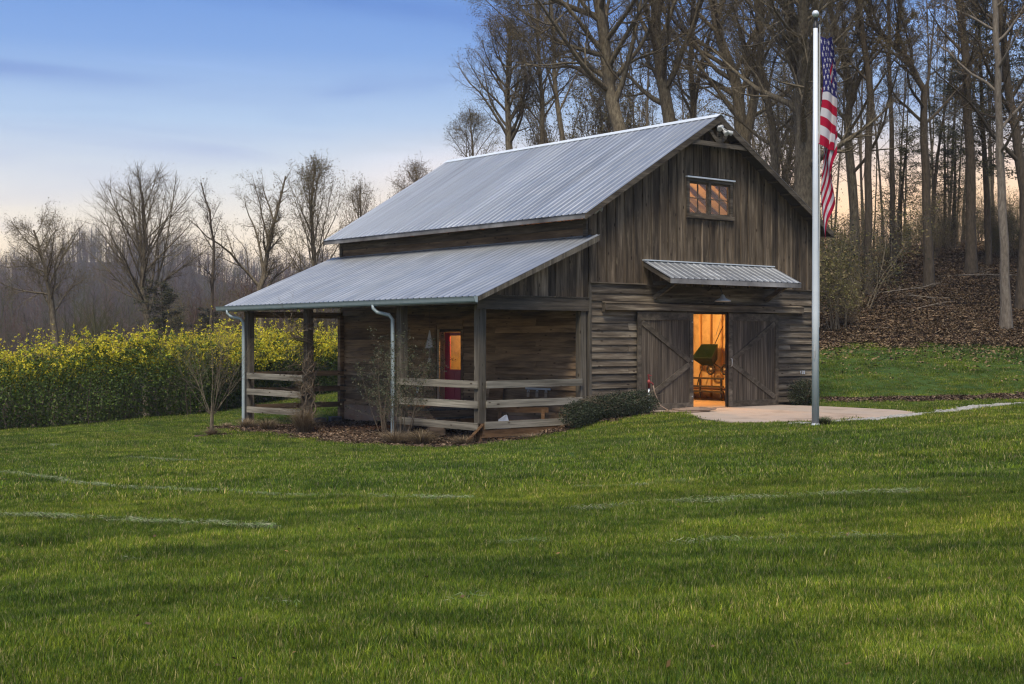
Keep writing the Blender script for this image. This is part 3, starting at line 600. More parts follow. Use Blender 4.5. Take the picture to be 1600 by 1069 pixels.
MB().box(-.10, -.03, 6.72, 6.80, .1, 2.4).build('trim_board', M['porch_h'], pd); board('head_board', 'porch_h', pd, (-.045, 6.1, 2.41), (.035, 1.34, .27)); board('trim_board', 'porch_h', pd, (-.045, 5.46, 1.1), (.035, .08, 2.3))
# outlet and steps down from the door
box('outlet_box', M['plastic_white'], barn, -.10, -.055, 7.68, 7.74, .30, .50)
st = tag(empty('porch_steps', (-1.1, 5.2, -.7)), 'dark timber landing and steps below the red door', 'steps')
def lc(o, root): o.matrix_parent_inverse = Matrix.Translation(-Vector(root.location)); return o
def part(name, mb, mt, root, smooth=False): return lc(mb.build(name, M[mt], root, smooth), root)
for i in range(7): part('tread_board', MB().box(-2.12, -.06, 4.28 + i * .36, 4.28 + i * .36 + .35, -.05, -.01), 'post', st)
part('landing_frame', MB().box(-2.08, -2.04, 4.30, 6.8, -.24, -.052).box(-2.04, -.06, 4.30, 4.34, -.24, -.052), 'porch_h', st)
for i, (zz, yy) in enumerate(((-.24, 3.98), (-.46, 3.68))):
    part('step_tread', MB().box(-2.1 + .05, -.5, yy, yy + .30, zz - .04, zz), 'post', st)
for x_, y_ in ((-2.0, 4.4), (-2.0, 5.6), (-2.0, 6.7), (-1.0, 4.4), (-.2, 4.4)): part('leg', MB().box(x_ - .05, x_ + .05, y_ - .05, y_ + .05, -1.0, -.245), 'porch_h', st)
part('stringer', MB().prism([(4.3, -.1), (3.6, -.55), (3.6, -.9), (4.3, -.7)], -2.08, -2.04, 'x'), 'porch_h', st)

# ---- inside, seen through the doors, the porch door and the loft window
ins = empty('interior', (0, 0, 0), barn)
box('wall_sheet', M['ply'], ins, W - .14, W - .12, .1, LN - .08, .0, 3.2)
box('wall_sheet', M['ply'], ins, .1, W - .15, LN - .12, LN - .10, .0, 3.2)
box('partition', M['ply'], ins, 1.35, 1.40, 4.4, LN - .14, .0, 3.2)
for i in range(25): board('stud', 'new_wood', ins, (W - .185, .25 + .47 * i, 1.6), (.09, .045, 3.2))
for i in range(18): board('stud', 'new_wood', ins, (1.6 + .47 * i, LN - .165, 1.6), (.045, .09, 3.2))
board('noggin', 'new_wood', ins, (W - .18, 3.3, 1.62), (.075, .42, .045)); board('sill_plate', 'new_wood', ins, (W - .19, LN / 2, .03), (.10, LN - .2, .05))
box('ceiling', M['ply'], ins, .1, W - .1, .1, LN - .1, 3.25, 3.30)
for i in range(15): board('joist', 'new_wood', ins, (W / 2, .5 + i * .8, 3.17), (W - .5, .05, .14))
for sg in (-1, 1):                               # roof sheathing and rafters of the loft
    e, r_ = (W / 2 + sg * W / 2, roofline(W) - .18), (W / 2, RZ - .17)
    lf_ = MB().prism([e, r_, (r_[0], r_[1] - .02), (e[0], e[1] - .02)], .1, LN - .1).build('loft_lining', M['ply'], ins)
    for i in range(19): y_ = .4 + i * .62; MB().bar((e[0] - sg * .1, y_, e[1] - .09), (r_[0], y_, r_[1] - .10), .05, .13).build('rafter', M['crate_wood'], lf_)
    for i in range(6): y_ = .8 + i * 1.9; MB().bar((W / 2 + sg * 3.3, y_, 5.2), (W / 2 + sg * 1.4, y_ + .9, 7.2), .06, .10).build('brace', M['crate_wood'], lf_)
box('loft_end', M['ply'], ins, .1, W - .1, LN - .14, LN - .125, 3.3, 5.1)
def lamp(x, y, z, e, r=.12):
    b = MB().lathe([(0, 0), (.05, .02), (.06, .08), (.03, .14), (0, .15)], (x, y, z), 12).build('ceiling_bulb', M['bulb'], ins, True)
    ld = bpy.data.lights.new('bulb_light', 'POINT'); ld.energy = e; ld.color = (1, .50, .15); ld.shadow_soft_size = r
    lo = bpy.data.objects.new('bulb_light', ld); lo.location = (x, y, z - .15); link(lo, ins)
lamp(5.6, 3.0, 3.0, 560); lamp(6.5, 8.5, 3.0, 200); lamp(.70, 5.6, 2.7, 290); lamp(4.2, 2.8, 6.3, 310); lamp(4.7, 8.4, 6.6, 130)
# ------------------------------------------------------------------ trees
def norm3(a):
    l = math.sqrt(a[0] * a[0] + a[1] * a[1] + a[2] * a[2]) or 1; return (a[0] / l, a[1] / l, a[2] / l)
def grow(rg, p, d, length, r, lvl, P, out):
    """one limb and, from it, its children; out[lvl] gathers (points, radii)"""
    n = P['seg'][lvl]; wig = P['wig'][lvl]; up = P['up'][lvl]; sl = length / n; pts = [p]; rad = [r]; dirs = [d]; endf = P['end'][lvl]
    for i in range(n):
        d = norm3((d[0] + rg.gauss(0, wig), d[1] + rg.gauss(0, wig), d[2] + rg.gauss(0, wig) + up)); p = (p[0] + d[0] * sl, p[1] + d[1] * sl, p[2] + d[2] * sl)
        pts.append(p); rad.append(r * (1 - (1 - endf) * ((i + 1) / n))); dirs.append(d)
    out[lvl].append((pts, rad)); 
    if lvl + 1 < len(P['seg']): children(rg, pts, rad, dirs, length, lvl, P, out)
def children(rg, pts, rad, dirs, length, lvl, P, out):
    n = len(pts) - 1; k = max(1, int(round(P['kids'][lvl] * rg.uniform(.8, 1.2)))); t0 = P['t0'][lvl]; az = rg.uniform(0, 6.28)
    for c in range(k):
        t = t0 + (1 - t0) * (c + rg.random() * .9) / k; t = min(t, .999); q = t * n; i = min(int(q), n - 1); f = q - i
        a, b = pts[i], pts[i + 1]; p = tuple(a[j] + (b[j] - a[j]) * f for j in range(3)); d = dirs[i + 1]; r = rad[i] + (rad[i + 1] - rad[i]) * f
        az += 2.4 + rg.uniform(-.7, .7); an = R(rg.uniform(*P['ang'][lvl])) * (1 - .35 * t if lvl == 0 else 1)
        w = norm3((-d[1], d[0], .01)) if abs(d[2]) < .95 else norm3((1, .01, -d[0])); 
        dot = w[0] * d[0] + w[1] * d[1] + w[2] * d[2]; w = norm3((w[0] - d[0] * dot, w[1] - d[1] * dot, w[2] - d[2] * dot))
        x = (d[1] * w[2] - d[2] * w[1], d[2] * w[0] - d[0] * w[2], d[0] * w[1] - d[1] * w[0])
        ca, sa, cn, sn = math.cos(az), math.sin(az), math.cos(an), math.sin(an)
        nd = norm3(tuple(d[j] * cn + (w[j] * ca + x[j] * sa) * sn for j in range(3)))
        fl = P['len'][lvl] * rg.uniform(.65, 1.2) * (1 - P['short'][lvl] * t); L2 = length * fl
        if 'env' in P:                              # stay inside the crown outline read off image coordinates
            cx, cy_, cz_, ex, ez = P['env']; q = ((p[0] - cx) / ex, (p[1] - cy_) / ex, (p[2] - cz_) / ez); w_ = (nd[0] / ex, nd[1] / ex, nd[2] / ez)
            A_, B_, C_ = sum(a_ * a_ for a_ in w_), sum(a_ * b_ for a_, b_ in zip(w_, q)), sum(a_ * a_ for a_ in q) - 1; D_ = B_ * B_ - A_ * C_
            reach = (-B_ + math.sqrt(D_)) / A_ if D_ > 0 else .0
            if lvl == 0: L2 = max(reach * rg.uniform(.82, 1.04), .8)
            else:
                if reach < .75 and rg.random() < .7: continue
                L2 = max(min(L2, reach * rg.uniform(.9, 1.1)), .25)
        grow(rg, p, nd, L2, min(r * .95, max(r * P['thin'][lvl], P['rmin'])), lvl + 1, P, out)
def tubes(lims, k):
    """numpy tubes for limbs with the same number of points"""
    Pn = np.array([l[0] for l in lims]); Rn = np.array([l[1] for l in lims]); m, n, _ = Pn.shape
    T = np.empty_like(Pn); T[:, 1:-1] = Pn[:, 2:] - Pn[:, :-2]; T[:, 0] = Pn[:, 1] - Pn[:, 0]; T[:, -1] = Pn[:, -1] - Pn[:, -2]
    T /= np.linalg.norm(T, axis=2, keepdims=True) + 1e-9
    ref = np.zeros((m, 1, 3)); D = Pn[:, -1] - Pn[:, 0]; ax = np.argmin(np.abs(D), axis=1); ref[np.arange(m), 0, ax] = 1
    U = np.cross(T, ref); U /= np.linalg.norm(U, axis=2, keepdims=True) + 1e-9; V_ = np.cross(T, U)
    th = np.arange(k) * 2 * np.pi / k; ring = U[:, :, None, :] * np.cos(th)[None, None, :, None] + V_[:, :, None, :] * np.sin(th)[None, None, :, None]
    VV = (Pn[:, :, None, :] + ring * Rn[:, :, None, None]).reshape(-1, 3)
    base = np.arange(m)[:, None, None] * n * k + np.arange(n - 1)[None, :, None] * k; j = np.arange(k)[None, None, :]; j2 = (j + 1) % k
    F = np.stack(np.broadcast_arrays(base + j, base + j2, base + k + j2, base + k + j), -1).reshape(-1, 4)
    return VV, F
def tube_mesh(name, groups, mt):
    Vs, Fs, off = [], [], 0
    for lims, k in groups:
        by = {}
        for l in lims: by.setdefault(len(l[0]), []).append(l)
        for ls in by.values():
            v, f = tubes(ls, k); Vs.append(v); Fs.append(f + off); off += len(v)
    return mesh_np(name, np.concatenate(Vs), np.concatenate(Fs), mt, smooth=True)
def leaf_mesh(name, C, size, col, mt, rg=rng, flat=0., asp=.55, jit=.25):
    """one little bent quad per leaf: C centres, size (n,), col (n,3)"""
    n = len(C); A = rg.normal(size=(n, 3)); A[:, 2] *= (1 - flat); A /= np.linalg.norm(A, axis=1, keepdims=True)
    B = np.cross(A, rg.normal(size=(n, 3)) * np.array([1, 1, 1 - flat]) + np.array([0, 0, 3 * flat])); B /= np.linalg.norm(B, axis=1, keepdims=True) + 1e-9
    s = np.asarray(size)[:, None] * np.ones((n, 1)); V = np.stack([C - A * s * .5, C + B * s * asp * .5, C + A * s * .5, C - B * s * asp * .5], 1).reshape(-1, 3)
    F = np.arange(n * 4).reshape(n, 4); cc = np.clip(col * rg.uniform(1 - jit, 1 + jit, (n, 1)), 0, 1)
    return mesh_np(name, V, F, mt, col=np.repeat(cc, 4, axis=0))
BASE = dict(seg=[12, 7, 5, 4, 2], wig=[.05, .10, .14, .18, .22], up=[.0, .07, .05, .03, .02], end=[.18, .12, .15, .25, .4], kids=[13, 8, 7, 5], t0=[.35, .22, .12, .1],
            ang=[(35, 60), (30, 55), (30, 60), (30, 65)], len=[.42, .42, .45, .5], short=[.45, .45, .4, .35], thin=[.50, .50, .5, .5], rmin=.009)
def tree_meshes(seed, H, r0, over=None, guide=None, lean=(0, 0), forks=None, bud=None, k0=9):
    rg = random.Random(seed); P = dict(BASE); P.update(over or {}); out = [[] for _ in P['seg']]
    if guide:                                       # a trunk traced in image coordinates: points (x, y, z) with radii
        pts = [g[0] for g in guide]; rad = [g[1] for g in guide]; q = []; rq = []
        for a, b, ra, rb in zip(pts[:-1], pts[1:], rad[:-1], rad[1:]):
            for t in (0, 1 / 3, 2 / 3): q.append(tuple(a[j] + (b[j] - a[j]) * t + (rg.gauss(0, .03) if j < 2 else 0) for j in range(3))); rq.append(ra + (rb - ra) * t)
        q.append(pts[-1]); rq.append(rad[-1]); ds = [norm3(tuple(q[min(i + 1, len(q) - 1)][j] - q[max(i - 1, 0)][j] for j in range(3))) for i in range(len(q))]
        out[0].append((q, rq)); children(rg, q, rq, ds, H, 0, P, out)
    else: grow(rg, (0, 0, -.6), norm3((lean[0], lean[1], 1)), H, r0, 0, P, out)
    for (h, az, tilt, ln, rr) in (forks or ()):      # extra leaders that split off low
        q, rq = out[0][0]; i = min(range(len(q)), key=lambda j: abs(q[j][2] - h)); d = norm3((math.cos(az) * math.sin(R(tilt)), math.sin(az) * math.sin(R(tilt)), math.cos(R(tilt))))
        n = 9; p = q[i]; pp = [p]; rr_l = [rr]; dl = [d]
        for s in range(n):
            d = norm3((d[0] + rg.gauss(0, .05), d[1] + rg.gauss(0, .05), d[2] + .07)); p = tuple(p[j] + d[j] * ln / n for j in range(3)); pp.append(p); rr_l.append(rr * (1 - .85 * (s + 1) / n)); dl.append(d)
        out[0].append((pp, rr_l)); P2 = dict(P); P2['t0'] = [.12] + P['t0'][1:]; children(rg, pp, rr_l, dl, ln * 1.1, 0, P2, out)
    f0, r_ = out[0][0]; flare = [(f0, [r * (1.55 if i == 0 else 1.15 if i == 1 else 1) for i, r in enumerate(r_)])]
    trunk = tube_mesh('trunk', [(flare + out[0][1:], k0)], M[P.get('bark', 'bark')])
    crown = tube_mesh('crown', [(out[1], 6), (out[2], 4)] + [(o, 3) for o in out[3:]], M[P.get('bark', 'bark')])
    bm = None
    if bud:
        cnt, sz, cols = bud; tips = [l for o in out[-2:] for l in o]; pk = [rg.choice(tips)[0][rg.choice((-1, -1, -2))] for _ in range(cnt)]
        C = np.array(pk) + rng.normal(0, .05, (cnt, 3)); cl = np.array(cols)[rng.integers(0, len(cols), cnt)]
        bm = leaf_mesh('buds', C, rng.uniform(.6, 1.3, cnt) * sz, cl, M['buds'])
    return trunk, crown, bm
def put_tree(meshes, x, y, rz, sc, label, group=None, name='bare_tree', cat='tree', sink=.0, tilt=(0, 0)):
    t = empty(name, (x, y, hz(x, y) - sink)); t.rotation_euler = (tilt[0], tilt[1], rz); t.scale = (sc, sc, sc); tag(t, label, cat, group)
    for nm, me in zip(('trunk', 'crown', 'spring_buds'), meshes):
        if me: ob(nm, me, t)
    return t
OLIVE = [(.12, .10, .03), (.16, .12, .04), (.10, .08, .03), (.18, .13, .06)]
BROWN = [(.15, .09, .04), (.10, .07, .035), (.19, .12, .05)]
B = dict
# the row beyond the hedge, left
T_vase = tree_meshes(21, 13.5, .42, B(kids=[22, 12, 9, 6], thin=[.6,.55,.5,.5], t0=[.22, .15, .1, .1], ang=[(34, 72), (20, 40), (22, 45), (28, 55)], len=[.62, .45, .42, .45], short=[.38, .3, .3, .3], up=[0, .012, .03, .03, .03], end=[.10, .1, .15, .25, .4], rmin=.018, bark='bark'), bud=(5000, .09, OLIVE))
T_wide = tree_meshes(32, 10.5, .32, B(kids=[15, 11, 9, 6], t0=[.30, .22, .1, .1], ang=[(45, 75), (28, 55), (30, 60), (30, 65)], len=[.58, .45, .42, .45], up=[0, .07, .03, .02, .0], rmin=.014, bark='bark'), bud=(5500, .10, OLIVE), lean=(-.15, 0))
T_fork = tree_meshes(43, 13.0, .36, B(kids=[11, 10, 9, 6], t0=[.45, .2, .1, .1], ang=[(35, 60), (25, 50), (28, 55), (30, 60)], len=[.40, .42, .42, .45], up=[0, .09, .05, .03, .02], wig=[.09, .15, .18, .2, .22], rmin=.016), forks=((3.2, 3.3, 42, 9.5, .22), (4.6, 0.4, 34, 8, .17)), bud=(3800, .09, BROWN))
T_bushy = tree_meshes(54, 13.5, .26, B(kids=[20, 10, 8, 5], t0=[.12, .15, .1, .1], ang=[(18, 42), (18, 36), (25, 50), (28, 60)], len=[.62, .4, .42, .45], up=[0, .07, .06, .05, .03], rmin=.012), forks=((1.5, 2.2, 20, 11, .15), (1.0, 5.2, 24, 10, .14), (1.3, 0.2, 26, 10.5, .13)), bud=(11000, .12, OLIVE + [(.17, .15, .04)]))
T_slim = tree_meshes(65, 12, .15, B(kids=[14, 7, 5, 3], t0=[.3, .2, .1, .1], ang=[(30, 50), (28, 45), (30, 55), (30, 60)], len=[.30, .4, .45, .5], up=[0, .09, .05, .03, .0], rmin=.011), bud=(1500, .08, BROWN))
def at(u, d): return cam_xy((u - 800) / 2119.55 * d, d)  # image pixel column and depth from the camera to world position
LEFT_THIN = ((285, 100, .85, 2, T_slim), (150, 108, .8, 1, T_slim), (372, 106, .8, .5, T_slim), (262, 96, .6, 4, T_slim), (440, 108, .85, 5, T_slim), (318, 112, .7, 1, T_fork), (455, 115, .7, 3, T_wide), (180, 118, .7, 2.2, T_fork), (30, 105, .7, .2, T_slim), (350, 102, .65, 5.5, T_slim), (505, 110, .8, 3, T_slim), (575, 105, .9, 1, T_slim), (300, 90, .6, 3, T_bushy), (130, 95, .55, 1, T_bushy), (60, 98, .6, 4, T_fork), (410, 96, .6, 2, T_bushy))
for u, d, s, rz, T in LEFT_THIN:
    put_tree(T, *at(u, d), rz, s, 'slender bare tree in the thicket between the hedge and the far hills', group='thin trees in the valley thicket')
# ---- the wood on the bank, right
TALL = B(seg=[14, 7, 5, 4, 2], kids=[20, 11, 8, 6], t0=[.28, .16, .12, .1], ang=[(32, 66), (28, 55), (30, 60), (30, 65)], len=[.40, .45, .45, .5], wig=[.035, .12, .15, .18, .22], end=[.3, .12, .15, .25, .4], rmin=.009)
bud1 = (15000, .06, OLIVE * 2 + BROWN)
def gd(d, u0, *pts):
    """trunk points (image column, image row, radius) of a tree standing d metres off, as metres from its foot"""
    x0, y0 = at(u0, d); z0 = hz(x0, y0); o = []
    for u, v, r in pts: o.append((((u - u0) / 2119.55 * d * CY + rnd.uniform(-.2, .2), -(u - u0) / 2119.55 * d * SY + rnd.uniform(-.2, .2), CAM[2] + (530.5 - v) / 2119.55 * d - z0), r * .86))
    o[0] = ((0, 0, -.5), o[0][1]); return (x0, y0), o
def hero(seed, d, u0, pts, label, over=None, bud=bud1, forks=None, H=None, bk='bark', cat='tree', name='bare_tree', env=None, group='bare trees behind the barn and on the bank'):
    (x, y), g = gd(d, u0, *pts); P = B(TALL); P.update(over or {}); P['bark'] = bk
    if env:                                         # crown outline: middle and half sizes, in image pixels at distance d
        q = d / 2119.55; P['env'] = ((env[0] - u0) * q * CY, -(env[0] - u0) * q * SY, CAM[2] + (530.5 - env[1]) * q - hz(x, y), env[2] * q, env[3] * q)
    H = H or (g[-1][0][2] + 1); t = put_tree(tree_meshes(seed, H, g[0][1], P, guide=g, bud=bud, forks=forks), x, y, 0, 1, label, group=group, name=name, cat=cat); return t
GL = 'bare trees beyond the hedge'
FAN = B(kids=[34, 12, 6, 4], t0=[.32, .12, .1, .1], ang=[(22, 68), (18, 38), (22, 45), (28, 55)], len=[.5, .5, .45, .45], short=[.3, .3, .3, .3], up=[0, .012, .02, .02, .02], wig=[.03, .05, .08, .12, .16], thin=[.42, .5, .5, .5], end=[.2, .12, .15, .25, .4], rmin=.0105)
hero(501, 76, 228, [(228, 690, .30), (228, 520, .25), (226, 450, .20), (224, 380, .13), (222, 300, .06)], 'large bare tree with a broad fan of fine upswept limbs, tallest beyond the yellow hedge', over=FAN, env=(222, 378, 108, 130), bud=(3000, .05, OLIVE), group=GL)
hero(502, 64, 88, [(92, 700, .24), (88, 560, .20), (78, 470, .16), (66, 420, .11), (56, 360, .05)], 'spreading bare tree with low drooping limbs, leftmost beyond the yellow hedge', over=B(FAN, kids=[22, 11, 7, 4], t0=[.42, .12, .1, .1], ang=[(35, 85), (22, 48), (25, 55), (28, 60)], wig=[.05, .11, .14, .16, .2]), env=(70, 418, 92, 104), bud=(4000, .06, OLIVE), group=GL)
hero(503, 80, 408, [(408, 680, .26), (406, 540, .23), (410, 450, .20), (416, 400, .15), (430, 330, .10), (446, 275, .05)], 'bare tree with crooked forked leaders between the fan-shaped tree and the porch roof', over=B(FAN, kids=[20, 9, 7, 4], t0=[.35, .15, .1, .1], ang=[(25, 60), (22, 48), (25, 55), (28, 60)], wig=[.05, .13, .16, .18, .2], thin=[.6, .5, .5, .5]), env=(372, 372, 80, 112), bud=(4500, .07, OLIVE), group=GL)
hero(504, 74, 488, [(488, 680, .20), (486, 500, .16), (488, 400, .12), (490, 320, .08), (492, 250, .03)], 'dense multi-stemmed tree in bud, rising just left of the main roof corner', over=B(FAN, kids=[30, 10, 6, 3], t0=[.22, .12, .1, .1], ang=[(14, 52), (20, 42), (22, 45), (28, 55)], up=[0, .03, .03, .02, .02]), env=(496, 352, 76, 114), bud=(6500, .075, OLIVE), group=GL)
hero(505, 84, 560, [(560, 640, .18), (560, 450, .14), (564, 360, .09), (566, 290, .03)], 'smaller budding tree showing above the low end of the main roof', over=B(FAN, kids=[26, 9, 6, 3], t0=[.25, .12, .1, .1], ang=[(14, 45), (18, 38), (22, 45), (28, 55)]), env=(566, 358, 46, 82), bud=(3500, .07, OLIVE + BROWN), group=GL)
hero(506, 80, 650, [(650, 620, .24), (652, 420, .20), (654, 340, .13), (656, 270, .05)], 'rounded bare crown peeping over the left slope of the main roof', over=B(FAN, kids=[24, 10, 7, 4], ang=[(35, 78), (22, 48), (25, 55), (28, 60)], wig=[.05, .12, .15, .16, .2]), env=(656, 325, 66, 84), bud=(5500, .07, BROWN), group=GL)
hero(507, 72, 335, [(335, 680, .14), (334, 500, .11), (333, 400, .085), (330, 330, .06), (318, 285, .03)], 'slim dark straight tree between the fan-shaped tree and the crooked forked one', over=B(FAN, kids=[16, 7, 6, 4], ang=[(30, 65), (22, 48), (25, 55), (28, 60)]), env=(328, 380, 36, 108), bud=(1500, .06, BROWN), bk='bark_dark', group=GL)
hero(101, 66, 962, [(962, 480, .45), (962, 200, .40), (950, 140, .36), (940, 60, .32), (928, -40, .26), (920, -170, .16)], 'thick bare trunk rising behind the middle of the main roof, leaning a little left', forks=((16.3, 2.46, 78, 8.5, .15), (14.6, 2.5, 84, 5.5, .13)), over=B(t0=[.30, .15, .12, .1], kids=[22, 11, 8, 6], len=[.44, .45, .45, .5], ang=[(50, 85), (28, 55), (30, 60), (30, 65)]))
hero(102, 68, 1045, [(1045, 480, .42), (1044, 190, .37), (1036, 100, .32), (1030, 20, .28), (1028, -150, .18)], 'thick bare trunk behind the roof just left of the gable peak', over=B(t0=[.26, .2, .12, .1], kids=[21, 11, 8, 6]))
hero(103, 72, 1170, [(1170, 470, .48), (1168, 230, .42), (1150, 130, .34), (1128, 60, .29), (1105, -20, .24), (1085, -150, .15)], 'thick trunk leaning left just right of the gable peak', forks=((8.2, -1.2, 14, 12, .28),))
hero(104, 60, 1256, [(1256, 500, .56), (1256, 330, .52), (1254, 230, .44), (1244, 120, .35), (1232, 20, .30), (1222, -140, .2)], 'massive mossy multi-limbed tree just left of the flagpole', over=B(t0=[.30, .2, .12, .1]), forks=((8.5, 3.75, 30, 13, .26), (9.6, 3.9, 20, 12, .24), (8.0, .4, 16, 13, .2)))
hero(105, 78, 790, [(792, 500, .30), (795, 250, .26), (792, 160, .18), (796, 90, .11), (800, 40, .05)], 'bushy bare tree with fine twigs spreading over the left end of the ridge', over=B(t0=[.30, .15, .1, .1], kids=[36, 12, 7, 4], len=[.50, .42, .42, .48], ang=[(30, 75), (24, 48), (25, 55), (30, 60)], end=[.3, .12, .15, .25, .4]), env=(782, 165, 98, 150), bud=(7000, .07, OLIVE))
hero(116, 77, 846, [(848, 500, .24), (848, 250, .20), (846, 160, .15), (840, 60, .10), (836, -30, .04)], 'finely twigged tree between the bushy ridge tree and the thickest trunk', over=B(FAN, kids=[36, 11, 7, 5], t0=[.4, .12, .1, .1], ang=[(28, 72), (22, 48), (25, 55), (28, 60)], wig=[.05, .1, .13, .16, .2]), env=(848, 110, 78, 190), bud=(9000, .06, OLIVE))
hero(117, 84, 738, [(740, 500, .16), (738, 300, .12), (736, 220, .07), (734, 170, .03)], 'small finely branched tree low at the far left end of the ridge', over=B(FAN, kids=[26, 10, 7, 4], t0=[.3, .12, .1, .1], ang=[(30, 78), (22, 48), (25, 55), (28, 60)]), env=(740, 225, 60, 62), bud=(5000, .06, OLIVE))
for u_, d_, s_, r_ in ((1004, 92, 1.25, 1), (908, 94, 1.15, 2), (1215, 96, 1.2, 5)):
    put_tree(T_bushy, *at(u_, d_), r_, s_, 'multi-stemmed budding tree low between the big trunks behind the ridge', group='budding trees between the big trunks')
hero(106, 62, 1355, [(1358, 430, .21), (1357, 330, .20), (1352, 150, .18), (1346, 20, .15), (1340, -160, .09)], 'straight slender dark trunk just right of the flag', over=B(t0=[.5, .2, .12, .1], kids=[8, 6, 6, 4], len=[.22, .4, .45, .5]), bk='bark_dark')
hero(107, 64, 1336, [(1336, 440, .24), (1336, 330, .23), (1324, 200, .21), (1322, 140, .19), (1300, 0, .14), (1290, -120, .08)], 'forking trunk close behind the flag', forks=((13.2, -.7, 22, 9, .13),))
hero(108, 63, 1452, [(1456, 430, .24), (1452, 260, .22), (1444, 140, .18), (1410, 90, .15), (1365, 45, .12), (1330, -30, .08)], 'tree whose crooked leader bends far left high above the bank', forks=((11, -.66, 12, 10, .12),), bk='bark_dark')
hero(109, 66, 1518, [(1524, 420, .29), (1519, 300, .28), (1512, 120, .24), (1506, 0, .2), (1500, -140, .1)], 'upright dark trunk halfway between the flag and the right edge', bk='bark_dark', over=B(t0=[.4, .2, .12, .1], kids=[10, 7, 6, 4], len=[.28, .42, .45, .5]))
hero(110, 54.5, 1571, [(1571, 475, .25), (1569, 380, .21), (1563, 240, .18), (1557, 100, .155), (1552, -20, .13), (1548, -160, .07)], 'pale smooth trunk standing forward on the leaf-covered bank at the right', bk='bark_pale', over=B(t0=[.38, .2, .12, .1], kids=[11, 6, 6, 4], len=[.28, .4, .45, .5], ang=[(60, 95), (28, 55), (30, 60), (30, 65)]), bud=(3500, .08, BROWN))
hero(111, 70, 1395, [(1398, 430, .17), (1396, 300, .16), (1390, 150, .13), (1384, 0, .1), (1380, -100, .05)], 'thin dark pole-like trunk left of the crooked leader', bk='bark_dark', over=B(t0=[.5, .2, .12, .1], kids=[9, 6, 5, 4], len=[.2, .4, .45, .5]))
hero(112, 58, 1596, [(1600, 440, .26), (1596, 300, .24), (1580, 150, .2), (1562, 30, .16), (1550, -90, .09)], 'leaning trunk at the very right edge of the wood', bk='bark_dark')
hero(113, 64, 1212, [(1216, 480, .26), (1214, 330, .24), (1204, 200, .2), (1190, 100, .16), (1178, 0, .12), (1170, -90, .07)], 'slimmer leaning trunk between the gable and the mossy tree')
hero(114, 75, 1095, [(1096, 480, .24), (1090, 220, .2), (1084, 100, .17), (1080, 0, .13), (1078, -110, .07)], 'slender bare tree behind the gable peak')
hero(115, 74, 880, [(884, 500, .22), (884, 240, .18), (872, 120, .14), (862, 20, .1), (856, -60, .05)], 'slender bare tree behind the ridge, left of the thickest trunks', over=B(t0=[.35, .2, .12, .1], kids=[13, 8, 7, 5]))
WOOD = [tree_meshes(200 + i, 19 + 2 * (i % 3), (.13, .10, .17, .08, .12)[i], B(TALL, t0=[(.32, .45, .28, .5, .38)[i], .2, .12, .1], kids=[(11, 9, 12, 8, 10)[i], 7, 6, 4], len=[(.30, .22, .34, .18, .28)[i], .42, .45, .5], bark=('bark', 'bark_dark', 'bark', 'bark_dark', 'bark')[i]), lean=((.05, .0), (-.03, .02), (0, .06), (.02, 0), (-.08, .03))[i], bud=(3500, .09, OLIVE + BROWN)) for i in range(5)]
rw_ = random.Random(5)
for i in range(62):
    d = rw_.uniform(74, 128); u = rw_.uniform(1290, 1900) if i % 4 else rw_.uniform(860, 1300)
    if d < 86 and u < 1290: d += 15
    put_tree(WOOD[rw_.choice((0, 1, 1, 3, 3, 4, 2))], *at(u, d), rw_.uniform(0, 6.28), rw_.uniform(.72, 1.05), 'one of the many bare trees crowding the hillside wood behind the barn', group='trees crowding the hillside wood')
# long limb that reaches in over the top left of the ridge
(x, y), g = gd(58, 905, (905, 500, .5), (900, 250, .42), (905, 60, .36), (915, -60, .3), (925, -200, .2))
# ---- young trees, brush and evergreens on the bank: leafy meshes
def brush(seed, h, w, n, cols, sz, stems=9, flat=.2, low=.1, bk='bark'):
    rg = random.Random(seed); out = [[], [], []]
    for i in range(stems):
        a = rg.uniform(0, 6.28); t = rg.uniform(.05, .55); grow(rg, (math.cos(a) * .15 * w, math.sin(a) * .15 * w, -.1), norm3((math.cos(a) * t, math.sin(a) * t, 1)), h * rg.uniform(.7, 1.05), .03 * h ** .5 * .5, 0, B(seg=[6, 4, 3], wig=[.08, .14, .2], up=[.02, .03, 0], end=[.2, .2, .4], kids=[7, 5], t0=[.2, .1], ang=[(30, 60), (30, 70)], len=[.42, .5], short=[.4, .3], thin=[.5, .5], rmin=.006), out)
    st = tube_mesh('stems', [(out[0], 5), (out[1], 4), (out[2], 3)], M[bk]); tips = np.array([p for o in out[1:] for l in o for p in l[0][1:]])
    C = tips[rng.integers(0, len(tips), n)] + rng.normal(0, .09 * w, (n, 3)) * [1, 1, .7]; C = C[C[:, 2] > low]
    return st, leaf_mesh('foliage', C, rng.uniform(.6, 1.4, len(C)) * sz, np.array(cols)[rng.integers(0, len(cols), len(C))], M['leaf'], flat=flat)
def put_brush(ms, x, y, rz, s, label, cat, group=None, name='shrub'):
    t = empty(name, (x, y, hz(x, y))); t.rotation_euler = (0, 0, rz); t.scale = s if isinstance(s, tuple) else (s, s, s); tag(t, label, cat, group); ob('stems', ms[0], t); ob('foliage', ms[1], t); return t
OLV = [(.15, .135, .04), (.19, .165, .05), (.11, .095, .035), (.21, .155, .07)]
TAN = [(.16, .115, .06), (.21, .15, .08), (.11, .08, .045)]
DKG = [(.035, .045, .025), (.055, .06, .03), (.03, .035, .022)]
BR = [brush(301, 3.2, 1.6, 3200, OLV, .085), brush(302, 2.4, 1.6, 2600, TAN, .085), brush(303, 4.4, 1.8, 3600, DKG + OLV, .09), brush(304, 5.5, 2.2, 3800, OLV + TAN, .085)]
